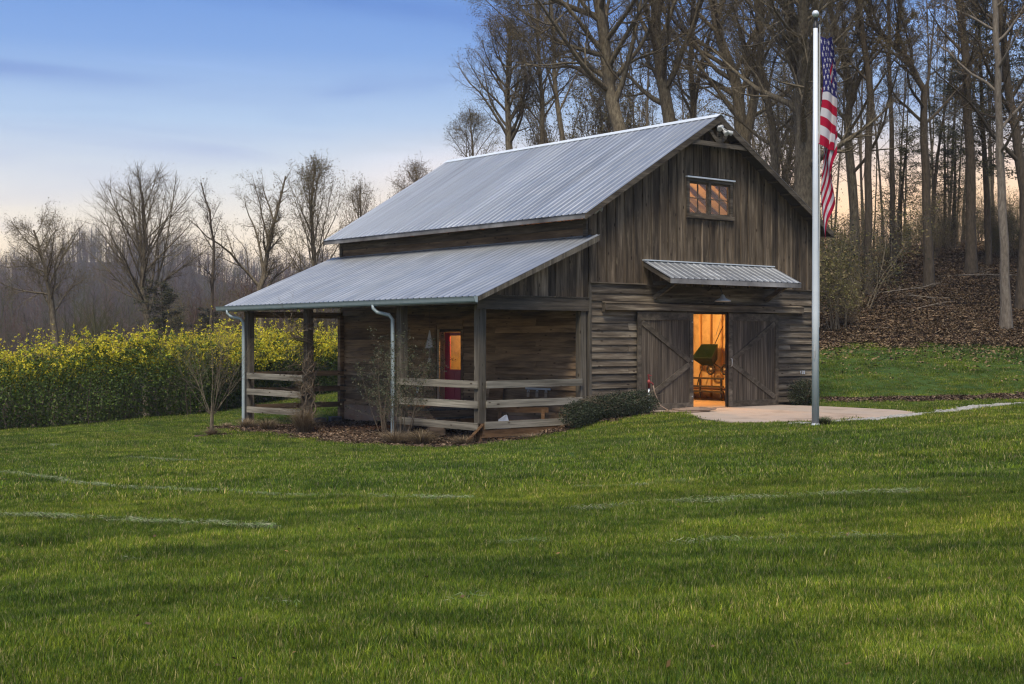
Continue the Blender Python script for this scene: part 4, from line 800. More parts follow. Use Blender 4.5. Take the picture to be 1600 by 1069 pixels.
rb = random.Random(9)
for i in range(62):
    u = rb.uniform(1285, 1780); d = 70 + 18 * rb.random() if u > 1350 else 55 + 28 * rb.random() ** .8; k = rb.choice((0, 0, 1, 2, 3, 3))
    if abs(u - 1571) < 40 and d < 62: continue
    if d < 60: k = rb.choice((0, 1, 1))
    if u > 1345 and d < 66 and rb.random() < .6: continue
    put_brush(BR[k], *at(u, d), rb.uniform(0, 6.28), rb.uniform(.35, .72) * (1 if d > 60 else .8), 'scrubby understorey bush among the trunks on the leafy bank', 'shrub', group='understorey brush on the bank')
for i in range(26):
    u = rb.uniform(850, 1290); d = rb.uniform(78, 100); put_brush(BR[rb.choice((0, 2, 3))], *at(u, d), rb.uniform(0, 6.28), rb.uniform(.6, .95), 'scrubby understorey bush among the trees behind the barn', 'shrub', group='understorey brush behind the barn')
put_brush(BR[0], *at(1308, 55), 1, (1.25, 1.25, 1.15), 'thick olive bush with pale seed heads on the bank beside the flagpole', 'shrub'); put_brush(BR[2], *at(1345, 58), 2, (1.2, 1.2, 1.0), 'dark twiggy bush on the bank between the flagpole and the open leaf litter', 'shrub')
# dead limbs lying on the bank
for i, (u_, d_, a_, l_) in enumerate(((1420, 57, .3, 3.2), (1505, 60, 2.5, 2.6), (1350, 62, -.5, 3.8), (1560, 64, .9, 3.0), (1465, 66, -1.1, 4.2), (1390, 54.5, 2.0, 1.8))):
    x, y = at(u_, d_); o_ = [[], [], []]; grow(random.Random(800 + i), (0, 0, .06), (math.cos(a_), math.sin(a_), .02), l_, .06, 0, B(seg=[8, 5, 3], wig=[.08, .15, .2], up=[0, 0, 0], end=[.3, .3, .4], kids=[6, 4], t0=[.3, .2], ang=[(30, 60), (30, 60)], len=[.4, .5], short=[.3, .3], thin=[.5, .5], rmin=.01), o_)
    o_ = [[([(q[0], q[1], hz(x + q[0], y + q[1]) - hz(x, y) + .05 + abs(q[2]) * .3) for q in p_], r_) for p_, r_ in l] for l in o_]
    tag(ob('fallen_branch', tube_mesh('fallen_branch', [(o_[0], 6), (o_[1], 4), (o_[2], 3)], M['bark_pale']), None, (x, y, hz(x, y))), 'dead fallen branch lying among the leaves on the bank', 'branch', 'fallen branches on the leafy bank')
# evergreens with level sprays, upper right
def hemlock(seed, H, w, n, cols, sz=.16):
    rg = random.Random(seed); out = [[], [], []]
    grow(rg, (0, 0, -.5), (0, 0, 1), H, .2, 0, B(seg=[12, 6, 4], wig=[.02, .08, .12], up=[0, -.02, -.03], end=[.15, .15, .3], kids=[56, 13], t0=[.34, .1], ang=[(70, 100), (30, 55)], len=[w / H, .4], short=[.72, .5], thin=[.22, .4], rmin=.008), out)
    tk = tube_mesh('trunk', [(out[0], 8)], M['bark_dark']); cr = tube_mesh('crown', [(out[1], 4), (out[2], 3)], M['bark_dark'])
    S_ = np.array([p for l in out[2] for p in l[0][1:]] + [p for l in out[1] for p in l[0][2:]]); C = S_[rng.integers(0, len(S_), n)] + rng.normal(0, .12, (n, 3)) * [1, 1, .45]
    return tk, cr, leaf_mesh('foliage', C, rng.uniform(.6, 1.3, n) * sz, np.array(cols)[rng.integers(0, len(cols), n)], M['leaf'], flat=.6, asp=.35)
HEM = [hemlock(401, 15, 3.6, 15000, DKG + OLV[:1] + [(.09, .09, .06)]), hemlock(402, 9, 3.0, 7000, DKG + OLV[:2])]
for u, d, s, rz, k, lb in ((1545, 68, .98, 0, 0, 'drooping dark evergreen spreading in front of the trunks at the upper right'), (1455, 74, .72, 2, 0, 'dark feathery evergreen between the crooked leader and the upright trunk'), (1405, 76, .8, 1, 1, 'shorter dark evergreen right of the flag'), (1490, 76, .8, 3, 1, 'low dark evergreen in front of the upright trunk'), (1640, 64, 1.1, 4, 0, 'dark evergreen at the right edge of the wood')):
    t = empty('evergreen_tree', (*at(u, d), hz(*at(u, d)))); t.rotation_euler = (0, 0, rz); t.scale = (s, s, s); tag(t, lb, 'tree', 'evergreens in the wood')
    for nm, me in zip(('trunk', 'crown', 'foliage'), HEM[k]): ob(nm, me, t)
for u, d, s, lb in ((262, 72, .72, 'dark green conifer low behind the hedge, right under the fan-shaped tree'), (318, 78, .62, 'mid-green conifer behind the hedge under the slim dark tree'), (205, 82, .8, 'taller olive conifer rising behind the trunk of the fan-shaped tree')):
    t = empty('evergreen_tree', (*at(u, d), hz(*at(u, d)))); t.rotation_euler = (0, 0, u); t.scale = (s * 1.25, s * 1.25, s * .8); tag(t, lb, 'tree', 'evergreens behind the hedge')
    for nm, me in zip(('trunk', 'crown', 'foliage'), HEM[int(u) % 2]): ob(nm, me, t)

# ------------------------------------------------------------------ scattering (only for what nobody could count)
def scatter(name, pts, rot, sc, protos, seed=0, tiltxy=None):
    """an object whose geometry nodes set one of the little meshes on every point"""
    me = bpy.data.meshes.new(name); me.vertices.add(len(pts)); me.vertices.foreach_set('co', np.asarray(pts, dtype=np.float32).ravel())
    rv = np.zeros((len(pts), 3), dtype=np.float32); rv[:, 2] = rot
    if tiltxy is not None: rv[:, :2] = tiltxy
    a = me.attributes.new('rot', 'FLOAT_VECTOR', 'POINT'); a.data.foreach_set('vector', rv.ravel())
    a = me.attributes.new('sc', 'FLOAT_VECTOR', 'POINT'); s3 = np.asarray(sc, dtype=np.float32); s3 = np.repeat(s3[:, None], 3, 1) if s3.ndim == 1 else s3; a.data.foreach_set('vector', s3.ravel())
    me.update(); o = tag(ob(name, me), kind='stuff')
    c = bpy.data.collections.new(name + '_pieces')
    for p in protos: c.objects.link(bpy.data.objects.new(name + '_piece', p))
    ng = bpy.data.node_groups.new(name, 'GeometryNodeTree'); ng.interface.new_socket('Geometry', in_out='INPUT', socket_type='NodeSocketGeometry'); ng.interface.new_socket('Geometry', in_out='OUTPUT', socket_type='NodeSocketGeometry')
    gi, go = ng.nodes.new('NodeGroupInput'), ng.nodes.new('NodeGroupOutput'); ip = ng.nodes.new('GeometryNodeInstanceOnPoints'); ci = ng.nodes.new('GeometryNodeCollectionInfo')
    ci.inputs['Collection'].default_value = c; ci.inputs['Separate Children'].default_value = True; ip.inputs['Pick Instance'].default_value = True
    na_ = ng.nodes.new('GeometryNodeInputNamedAttribute'); na_.data_type = 'FLOAT_VECTOR'; na_.inputs['Name'].default_value = 'rot'
    nb_ = ng.nodes.new('GeometryNodeInputNamedAttribute'); nb_.data_type = 'FLOAT_VECTOR'; nb_.inputs['Name'].default_value = 'sc'
    l = ng.links.new; l(gi.outputs[0], ip.inputs['Points']); l(ci.outputs[0], ip.inputs['Instance']); l(na_.outputs[0], ip.inputs['Rotation']); l(nb_.outputs[0], ip.inputs['Scale']); l(ip.outputs[0], go.inputs[0])
    md = o.modifiers.new('scatter', 'NODES'); md.node_group = ng; return o
# far woods on the hills
def far_tree(seed, dense):
    P = B(seg=[5, 4, 3, 2], wig=[.04, .12, .16, .2], up=[0, .07, .05, .0], end=[.2, .2, .3, .4], kids=[11, 7, 5], t0=[.25, .15, .1], ang=[(28, 55), (28, 55), (30, 60)], len=[.42, .45, .5], short=[.4, .4, .3], thin=[.5, .5, .5], rmin=.02)
    rg = random.Random(seed); out = [[] for _ in range(4)]; grow(rg, (0, 0, -.5), (0, 0, 1), 11, .2, 0, P, out)
    return tube_mesh('far_tree', [(out[0], 5), (out[1], 3), (out[2], 3), (out[3], 3)], M['far' + str(dense)])
M['far0'] = mat('far_twigs_grey', (.10, .083, .075), .9, 0, .1); M['far1'] = mat('far_twigs_brown', (.125, .08, .062), .9, 0, .1); M['far2'] = mat('far_evergreen', (.035, .045, .03), .9, 0, .1); M['far3'] = mat('far_olive', (.085, .08, .035), .9, 0, .1)
def far_ever():
    n = 500; t = rng.random(n) ** .7; a = rng.uniform(0, 6.28, n); r = (1 - t) * 2.4 * np.sqrt(rng.random(n)); C = np.stack([r * np.cos(a), r * np.sin(a), 1 + t * 9], 1)
    return leaf_mesh('far_evergreen', C, np.full(n, .9), np.full((n, 3), .04), M['far2'], asp=.5)
FT = [far_tree(1, 0), far_tree(2, 0), far_tree(3, 1), far_tree(4, 3), far_tree(6, 1), far_tree(5, 0)]
n = 5200; dd = 150 + 520 * rng.random(n) ** .75; uu = rng.uniform(-260, 1800, n); P_ = []
fx, fy = CAM[0] + (uu - 800) / 2119.55 * dd * CY + dd * SY, CAM[1] - (uu - 800) / 2119.55 * dd * SY + dd * CY
keep = ~((uu > 1000) & (dd > 420)); fx, fy, dd = fx[keep], fy[keep], dd[keep]
scatter('far_woods', np.stack([fx, fy, height(fx, fy) - .2], 1), rng.uniform(0, 6.28, len(fx)), rng.uniform(.55, 1.35, len(fx)) * np.clip(.7 + dd / 700, .8, 1.25), FT)
n = 1500; dd = rng.uniform(96, 175, n); uu = rng.uniform(-200, 760, n); fx, fy = CAM[0] + (uu - 800) / 2119.55 * dd * CY + dd * SY, CAM[1] - (uu - 800) / 2119.55 * dd * SY + dd * CY
scatter('valley_thicket', np.stack([fx, fy, height(fx, fy) - .2], 1), rng.uniform(0, 6.28, n), rng.uniform(.5, 1.0, n), [FT[0], FT[2], FT[3], FT[4]])
n = 500; dd = rng.uniform(80, 150, n); uu = rng.uniform(1260, 2000, n); fx, fy = CAM[0] + (uu - 800) / 2119.55 * dd * CY + dd * SY, CAM[1] - (uu - 800) / 2119.55 * dd * SY + dd * CY
scatter('wood_undergrowth', np.stack([fx, fy, height(fx, fy) - .2], 1), rng.uniform(0, 6.28, n), rng.uniform(.12, .32, n), [FT[0], FT[2], FT[3]])
# leaf litter and mulch
def litter(nm, n, cols, sz, rad):
    C = np.stack([rng.uniform(-rad, rad, n), rng.uniform(-rad, rad, n), rng.uniform(0, .04, n)], 1); return leaf_mesh(nm, C, rng.uniform(.6, 1.4, n) * sz, np.array(cols)[rng.integers(0, len(cols), n)], M['litter'], flat=.55, asp=.6)
LT = [litter('leaf_patch', 150, [(.11, .075, .04), (.07, .045, .026), (.15, .10, .06), (.06, .038, .024), (.20, .15, .095)], .078, .5) for _ in range(3)]
n = 16000; dd = 50.5 + 45 * rng.random(n) ** .9; uu = rng.uniform(1150, 1850, n); fx, fy = CAM[0] + (uu - 800) / 2119.55 * dd * CY + dd * SY, CAM[1] - (uu - 800) / 2119.55 * dd * SY + dd * CY
rg_ = region(fx, fy); fx, fy = fx[rg_ == 2], fy[rg_ == 2]
scatter('fallen_leaves', np.stack([fx, fy, height(fx, fy) + .01], 1), rng.uniform(0, 6.28, len(fx)), rng.uniform(.8, 1.3, len(fx)), LT)
n = 900; dd = 52.5 - np.abs(rng.normal(0, 2.2, n)); uu = rng.uniform(1280, 1850, n); fx, fy = CAM[0] + (uu - 800) / 2119.55 * dd * CY + dd * SY, CAM[1] - (uu - 800) / 2119.55 * dd * SY + dd * CY
scatter('stray_leaves', np.stack([fx, fy, height(fx, fy) + .05], 1), rng.uniform(0, 6.28, n), rng.uniform(.6, 1.1, n), [litter('stray_leaf_patch', 5, TAN, .12, .6) for _ in range(3)])
MC = [litter('mulch_chips', 90, [(.07, .045, .03), (.12, .08, .05), (.045, .03, .02), (.18, .13, .09)], .07, .28) for _ in range(3)]
n = 3200; fx = rng.uniform(-6.2, 3, n); fy = rng.uniform(-1.8, 13, n); rg_ = region(fx, fy); k_ = (rg_ == 1); fx, fy = fx[k_], fy[k_]
n2 = 500; r2 = rng.uniform(42.5, 44.4, n2); uu = rng.uniform(1290, 1850, n2); bx, by = CAM[0] + (uu - 800) / 2119.55 * r2 * CY + r2 * SY, CAM[1] - (uu - 800) / 2119.55 * r2 * SY + r2 * CY; kb = region(bx, by) == 5
fx, fy = np.r_[fx, bx[kb]], np.r_[fy, by[kb]]
scatter('bark_chips', np.stack([fx, fy, height(fx, fy) + .005], 1), rng.uniform(0, 6.28, len(fx)), rng.uniform(.8, 1.3, len(fx)), MC)
def pebbles(seed):
    rg = random.Random(seed); mb = MB()
    for i in range(14):
        s = rg.uniform(.02, .05); mb.lathe([(0, -s * .5), (s * .9, -s * .2), (s, s * .1), (s * .5, s * .5), (0, s * .55)], (rg.uniform(-.16, .16), rg.uniform(-.16, .16), s * .3), 5)
    me = bpy.data.meshes.new('pebbles'); me.from_pydata(mb.v, [], mb.f); me.materials.append(M['stone']); return me
M['stone'] = mottled('pale_stone', (.20, .19, .17), (.42, .40, .36), 8, .9, 0)
n = 2600; fx = rng.uniform(.3, 20, n); fy = rng.uniform(-7.6, -3.6, n); k_ = region(fx, fy) == 4; fx, fy = fx[k_], fy[k_]
scatter('gravel', np.stack([fx, fy, height(fx, fy)], 1), rng.uniform(0, 6.28, len(fx)), rng.uniform(.7, 1.3, len(fx)), [pebbles(1), pebbles(2), pebbles(3)])
# ---- grass
def tuft(seed, nb, rad, h0, h1, cols, w=.0045, lay=.35):
    g = np.random.default_rng(seed); V, F, C = [], [], []
    for i in range(nb):
        a = g.uniform(0, 6.28); rr = rad * math.sqrt(g.random()); px, py = rr * math.cos(a), rr * math.sin(a); h = g.uniform(h0, h1); az = g.uniform(0, 6.28); ln = abs(g.normal(0, lay)); dx, dy = math.cos(az) * ln * h, math.sin(az) * ln * h
        sx, sy = -math.sin(az) * w, math.cos(az) * w; b = len(V); c = np.array(cols[g.integers(0, len(cols))]) * g.uniform(.75, 1.25)
        V += [(px - sx, py - sy, 0), (px + sx, py + sy, 0), (px + dx * .45 - sx * .8, py + dy * .45 - sy * .8, h * .6), (px + dx * .45 + sx * .8, py + dy * .45 + sy * .8, h * .6), (px + dx * 1.2, py + dy * 1.2, h * .95), (px + dx * 1.2, py + dy * 1.2, h * .95)]
        F += [(b, b + 1, b + 3, b + 2), (b + 2, b + 3, b + 5, b + 4)]; C += [c] * 6
    return mesh_np('tuft', np.array(V), np.array(F), M['grass'], col=np.array(C))
GC = [(.125, .185, .018)] * 5 + [(.17, .225, .028)] * 4 + [(.075, .135, .024)] * 4 + [(.34, .31, .14)] * 2
G_NEAR = [tuft(i, 70, .10, .028, .058, GC, .0017) for i in range(5)]
G_FAR = [tuft(10 + i, 44, .17, .035, .065, GC, .0042) for i in range(4)]
def lawn_points(n, d0, d1, pw, umin=-330, umax=1930):
    d = (d0 ** pw + (d1 ** pw - d0 ** pw) * rng.random(n)) ** (1 / pw); u = rng.uniform(umin, umax, n)
    x, y = CAM[0] + (u - 800) / 2119.55 * d * CY + d * SY, CAM[1] - (u - 800) / 2119.55 * d * SY + d * CY
    k = (region(x, y) == 0) & ~((x > -.15) & (x < 8.1) & (y > -6.4) & (y < 12.3) & (x > np.interp(y, [-5.4, -4.7, -3.6, -2.3, -1., 0, .1], [.4, .15, .55, 1.5, 2.3, 2.1, 0])) & (y > np.interp(x, [a for a, b in ap_front], [b for a, b in ap_front]))); x, y, d = x[k], y[k], d[k]
    return x, y, d
ap_front = [(-.15, -4.55), (-.1, -4.6), (.4, -5.4), (1.3, -6.35), (3.5, -6.2), (6, -5.7), (7.4, -5.1), (8.1, -4.0)]
x, y, d = lawn_points(125000, 4.0, 17, 1.6, -1300, 3000)
lv = 1 + .32 * vnoise(x, y, 2.1) + .38 * vnoise(x + 5, y, 6.3)
scatter('near_grass', np.stack([x, y, height(x, y) - .004], 1), rng.uniform(0, 6.28, len(x)), rng.uniform(.75, 1.2, len(x)) * np.clip(lv, .4, 1.7) * (.85 + .02 * d), G_NEAR, tiltxy=rng.normal(0, .12, (len(x), 2)))
x, y, d = lawn_points(92000, 16, 57, 1.35, -500, 2150); lv = 1 + .25 * vnoise(x, y, 1.1) + .38 * vnoise(x + 5, y, 3.3)
scatter('far_grass', np.stack([x, y, height(x, y) - .004], 1), rng.uniform(0, 6.28, len(x)), rng.uniform(.8, 1.25, len(x)) * np.clip(lv, .45, 1.7), G_FAR, tiltxy=rng.normal(0, .12, (len(x), 2)))
# rows of dry clippings left by the mower
def hit(u, v):
    """distance along a sight line at which it meets the ground"""
    lo, d = 3., 3.
    while d < 70:
        x, y = at(u, d)
        if hz(x, y) > CAM[2] - (v - 530.49) / 2119.55 * d: break
        d += .5
    a, b = d - .5, d
    for _ in range(8):
        m_ = (a + b) / 2; x, y = at(u, m_); a, b = (a, m_) if hz(x, y) > CAM[2] - (v - 530.49) / 2119.55 * m_ else (m_, b)
    return at(u, (a + b) / 2)
M['tufty'] = M['clip']
def straw(seed, n=45, rad=.09):
    g = np.random.default_rng(seed); C = np.stack([g.uniform(-rad * 1.6, rad * 1.6, n), g.normal(0, rad * .33, n), g.uniform(.02, .055, n)], 1)
    cols = np.array([(.25, .26, .14), (.33, .33, .21), (.18, .22, .09), (.13, .20, .06)]); return leaf_mesh('straw', C, g.uniform(.03, .07, n), cols[g.integers(0, 4, n)], M['clip'], flat=.6, asp=.09)
ST = [straw(i) for i in range(3)]
ROWS = [([(0, 742), (60, 750), (120, 760), (200, 768), (400, 778), (600, 783), (720, 786)], 1.), ([(0, 812), (100, 815), (230, 823), (350, 828), (408, 833)], 1.), ([(60, 695), (110, 707), (200, 718), (310, 724)], .6), ([(905, 803), (1100, 790), (1250, 783), (1340, 778), (1440, 774), (1600, 768)], .8), ([(820, 776), (1000, 765), (1165, 751)], .7),
        ([(740, 860), (880, 856), (960, 854)], .55), ([(1080, 855), (1350, 848), (1420, 850)], .35), ([(350, 955), (420, 951), (470, 958)], .2), ([(0, 868), (90, 872), (200, 884)], .3), ([(690, 950), (740, 945)], .25), ([(1050, 860), (1120, 856)], .6)]
px_, rz_ = [], []
for pts, dens in ROWS:
    W_ = [hit(*p) for p in pts]
    for (a, b) in zip(W_[:-1], W_[1:]):
        Ld = math.hypot(b[0] - a[0], b[1] - a[1]); n = int(Ld * 30 * dens); an = math.atan2(b[1] - a[1], b[0] - a[0])
        for i in range(n):
            t = rng.random(); gap = vnoise(np.array(a[0] + (b[0] - a[0]) * t), np.array(a[1]), 2.2)
            if gap < -.55 + (1 - dens) * .5: continue
            wv = .10 * math.sin(t * Ld * 1.1) + .05 * math.sin(t * Ld * 3.3)
            px_.append((a[0] + (b[0] - a[0]) * t + rng.normal(0, .025) - math.sin(an) * wv, a[1] + (b[1] - a[1]) * t + rng.normal(0, .03) + math.cos(an) * wv)); rz_.append(an + rng.normal(0, .25))
px_ = np.array(px_); scatter('dry_clippings', np.stack([px_[:, 0], px_[:, 1], height(px_[:, 0], px_[:, 1]) + .01], 1), np.array(rz_), rng.uniform(.7, 1.3, len(px_)), ST)

# odd fallen leaves in the lawn
x, y, d = lawn_points(420, 5, 34, 1.8); z = height(x, y)
scatter('lawn_debris', np.stack([x, y, z + .035], 1), rng.uniform(0, 6.28, len(x)), rng.uniform(.5, 1.1, len(x)), [litter('lawn_leaf', 2, BROWN + TAN, .04, .15) for _ in range(4)])
# ------------------------------------------------------------------ hedge and garden plants
hp = [(-260, 45), (0, 45.8), (170, 46), (330, 48), (500, 57), (640, 62), (760, 60)]
hu = np.array([p[0] for p in hp]); hd = np.array([p[1] for p in hp]); HX = []
for u in np.linspace(-260, 760, 200): HX.append(at(u, float(np.interp(u, hu, hd)) + 1.1))
HX = np.array(HX); seg = np.r_[0, np.cumsum(np.hypot(*np.diff(HX, axis=0).T))]; HLn = seg[-1]
def hedge_pts(n, t_lo, t_hi, shell):
    s = rng.uniform(0, HLn, n); x0 = np.interp(s, seg, HX[:, 0]); y0 = np.interp(s, seg, HX[:, 1]); top = 2.66 + .26 * vnoise(s, s * .3, .8) + .24 * vnoise(s * 2, s, 1.6) + .16 * vnoise(s * 5, s, 2.9)
    t = t_lo + (t_hi - t_lo) * rng.random(n); wv = (1.15 + .22 * vnoise(s, t * 3, 1.4)) * np.sqrt(np.clip(1.03 - ((t - .45) / .6) ** 2, .02, 1)); a = rng.uniform(-1, 1, n)
    rr_l = np.where(rng.random(n) < shell, np.sign(a) * (1 - .18 * rng.random(n)), a); nx_, ny_ = -SY * 1.0, -CY * 1.0
    x, y = x0 + nx_ * -rr_l * wv, y0 + ny_ * -rr_l * wv; z = t * top; return x + rng.normal(0, .05, n), y + rng.normal(0, .05, n), z + rng.normal(0, .05, n), t
hedge = tag(empty('forsythia_hedge', (float(HX[60, 0]), float(HX[60, 1]), hz(*HX[60]))), 'long dense green hedge covered in yellow blossom along its top, left of the barn', 'hedge')
def hadd(nm, me): o = ob(nm, me, hedge); o.matrix_parent_inverse = Matrix.Translation(-Vector(hedge.location)); return o
x, y, z, t = hedge_pts(135000, .02, 1.0, .72); C = np.stack([x, y, height(x, y) + z * .9], 1); gcol = np.array([(.06, .10, .016), (.09, .14, .02), (.045, .075, .014), (.12, .165, .024)])
hadd('foliage', leaf_mesh('foliage', C, rng.uniform(.05, .12, len(C)), gcol[rng.integers(0, 4, len(C))], M['leaf']))
x, y, z, t = hedge_pts(105000, .18, 1.04, .85); pr_ = np.clip((t - .33 + .26 * vnoise(x, y, 1.1) + .24 * vnoise(x + z, y + z, 4.1)) / .42, 0, 1) ** 1.5; k_ = rng.random(len(t)) < pr_ + .02; C = np.stack([x, y, height(x, y) + z + .04], 1)[k_]
ycol = np.array([(.72, .56, .03), (.85, .68, .05), (.60, .54, .03), (.44, .47, .035)])
# the blossom sits along arching canes
nc = 2600; s = rng.uniform(0, HLn, nc); x0 = np.interp(s, seg, HX[:, 0]) + rng.normal(0, .3, nc); y0 = np.interp(s, seg, HX[:, 1]) + rng.normal(0, .3, nc); z0 = height(x0, y0)
hh_ = (2.75 + .30 * vnoise(s, s * .3, .8) + .28 * vnoise(s * 2, s, 1.6)) * rng.uniform(.72, 1.08, nc); az = rng.uniform(0, 2 * np.pi, nc); rch = rng.uniform(.3, 1.35, nc); drp = rng.uniform(.0, .55, nc)
kf = 44; tt = (.30 + .70 * rng.random((nc, kf)) ** .8); rx3 = rch[:, None] * tt ** 1.8; z3 = hh_[:, None] * (1 - (1 - np.minimum(tt * 1.08, 1)) ** 1.7) - drp[:, None] * np.clip(tt - .55, 0, 1) ** 2 * 4
C = np.stack([x0[:, None] + np.cos(az)[:, None] * rx3, y0[:, None] + np.sin(az)[:, None] * rx3, z0[:, None] + z3], -1).reshape(-1, 3) + rng.normal(0, .028, (nc * kf, 3)); zz_ = (z3 / 2.8).reshape(-1)
bloom = np.repeat(rng.uniform(0, 1, nc), kf); k_ = (zz_ > .30) & (rng.random(nc * kf) < np.clip((zz_ - .34) / .35, .0, 1) * (.35 + .65 * (bloom > .35))); gl = ~k_
hadd('blossom', leaf_mesh('blossom', C[k_], rng.uniform(.05, .10, k_.sum()), ycol[rng.integers(0, 4, k_.sum())], M['leaf']))
hadd('cane_leaves', leaf_mesh('cane_leaves', C[gl], rng.uniform(.06, .12, gl.sum()), gcol[rng.integers(0, 4, gl.sum())] * 1.15, M['leaf']))
sh_st, sh_C = [], []
for i in range(620):
    s = rng.uniform(0, HLn); x0, y0 = float(np.interp(s, seg, HX[:, 0])), float(np.interp(s, seg, HX[:, 1])); z0 = hz(x0, y0) + 2.45; x0 += rng.normal(0, .4); y0 += rng.normal(0, .4); h = abs(rng.normal(.22, .24)) + .12
    pts = [(x0 + rng.normal(0, .03) + j * .03, y0 + rng.normal(0, .03), z0 + h * j / 4 * 1.3) for j in range(5)]; sh_st.append((pts, [.008, .007, .006, .005, .003])); sh_C += [(p[0] + rng.normal(0, .03), p[1] + rng.normal(0, .03), p[2] + rng.uniform(0, .1)) for p in pts[1:] for _ in range(5)]
hadd('shoots', tube_mesh('shoots', [(sh_st, 4)], M['bark'])); hadd('shoot_blossom', leaf_mesh('shoot_blossom', np.array(sh_C), rng.uniform(.05, .09, len(sh_C)), ycol[rng.integers(0, 4, len(sh_C))], M['leaf']))
for c_ in hedge.children:
    if c_.name in ('shoots', 'stems', 'shoot_blossom'): c_['kind'] = 'stuff'
x, y, z, t = hedge_pts(250, .0, .5, .2); lims = [([(a, b, float(h_) - .1), (a + rng.normal(0, .1), b + rng.normal(0, .1), float(h_) + .7), (a + rng.normal(0, .25), b + rng.normal(0, .25), float(h_) + 1.6)], [.02, .015, .008]) for a, b, h_ in zip(x, y, height(x, y))]
hadd('stems', tube_mesh('stems', [(lims, 4)], M['bark_dark']))
def round_bush(name, c, rx, ry, h, n, cols, sz, label, cat='bush', lumps=6, seed=1):
    g = np.random.default_rng(seed); cz = hz(c[0], c[1]); root = tag(empty(name, (c[0], c[1], cz)), label, cat); P_, k = [], 0
    for i in range(lumps):
        ox, oy = rx * (-.72 + 1.44 * (i + .5) / lumps) + g.normal(0, .03), g.uniform(-.35, .35) * ry; zo = hz(c[0] + ox, c[1] + oy) - cz; qx = .62 if rx < .7 else .30; q = n // lumps; v = g.normal(size=(q, 3)); v /= np.linalg.norm(v, axis=1, keepdims=True); v *= (g.random((q, 1)) ** .22)
        P_.append(np.stack([ox + v[:, 0] * rx * qx, oy + v[:, 1] * ry * .72, zo + h * .5 + v[:, 2] * h * .5 * g.uniform(.82, 1.05)], 1))
    C = np.concatenate(P_) + g.normal(0, .02, (sum(map(len, P_)), 3)); C = C[height(C[:, 0] + c[0], C[:, 1] + c[1]) < C[:, 2] + cz]
    ob('foliage', leaf_mesh('foliage', C, g.uniform(.6, 1.3, len(C)) * sz, np.array(cols)[g.integers(0, len(cols), len(C))], M['leaf']), root)
    st_ = [([(g.normal(0, rx * .1), g.normal(0, ry * .1), -.05), (g.normal(0, rx * .25), g.normal(0, ry * .25), h * .4), (g.normal(0, rx * .45), g.normal(0, ry * .45), h * .95)], [.015, .01, .004]) for _ in range(40)]
    ob('stems', tube_mesh('stems', [(st_, 4)], M['bark']), root); return root
BX = [(.035, .05, .022), (.05, .065, .028), (.025, .035, .018), (.06, .06, .035)]
round_bush('evergreen_bush', (.0, -.80), 1.92, .60, .70, 17000, BX, .05, 'wide low dark evergreen bush at the front corner of the barn', lumps=11, seed=3)
round_bush('evergreen_bush', (8.25, -.62), .52, .40, .86, 5200, BX, .05, 'small round dark bush between the right sliding door and the flagpole', lumps=5, seed=4)
# bare young tree on the lawn, left of the porch
def multi(seed, h, stems, r, spread, P, bk='bark', base=.08):
    rg = random.Random(seed); out = [[], [], [], []]
    for i in range(stems):
        a = i * 6.28 / stems + rg.uniform(-.4, .4); t = rg.uniform(*spread); grow(rg, (math.cos(a) * base, math.sin(a) * base, -.1), norm3((math.cos(a) * t, math.sin(a) * t, 1)), h * rg.uniform(.75, 1.05), r * rg.uniform(.7, 1.1), 0, P, out)
    return out
PY = B(seg=[8, 5, 4, 2], wig=[.05, .08, .12, .15], up=[.04, .06, .04, .02], end=[.15, .2, .3, .5], kids=[9, 6, 4], t0=[.25, .15, .1], ang=[(28, 50), (28, 50), (30, 60)], len=[.55, .45, .45], short=[.45, .4, .3], thin=[.5, .5, .6], rmin=.0035)
yx, yy = -6.6, 8.6; yt = tag(empty('young_tree', (yx, yy, hz(yx, yy))), 'leafless multi-stemmed young tree on the lawn in front of the hedge', 'tree'); o_ = multi(71, 2.5, 14, .012, (.12, .85), B(PY, kids=[8, 5, 4])); o_ = [[([(q[0], q[1], q[2] + .72) for q in p_], r_) for p_, r_ in o] for o in o_]; o_[0].append(([(.02, 0, -.3), (0, .02, .1), (0, 0, .5), (.01, 0, .85)], [.085, .065, .055, .04]))
ob('trunk', tube_mesh('trunk', [(o_[0], 6)], M['bark']), yt); ob('crown', tube_mesh('crown', [(o_[1], 4), (o_[2], 3), (o_[3], 3)], M['bark']), yt)
# thorny rose at the second post
rx_, ry_ = -4.15, 3.0; rs = tag(empty('rose_bush', (rx_, ry_, hz(rx_, ry_))), 'tall sparse rose bush with small leaves round the downspout at the porch', 'shrub')
o_ = multi(72, 2.6, 17, .014, (.05, .5), B(PY, kids=[8, 5, 3], len=[.4, .4, .4], up=[.0, .03, .02, 0], rmin=.0028), base=.3); ob('canes', tube_mesh('canes', [(o_[0], 5), (o_[1], 4), (o_[2], 3), (o_[3], 3)], M['vine']), rs)
tp = np.array([p for l in o_[1] + o_[2] + o_[3] for p in l[0][1:] if p[2] > .5]); n = 7500; C = tp[rng.integers(0, len(tp), n)] + rng.normal(0, .035, (n, 3)); ob('foliage', leaf_mesh('foliage', C, rng.uniform(.028, .058, n), np.array([(.07, .085, .04), (.10, .115, .055), (.045, .055, .03), (.16, .14, .08)])[rng.integers(0, 4, n)], M['leaf']), rs)
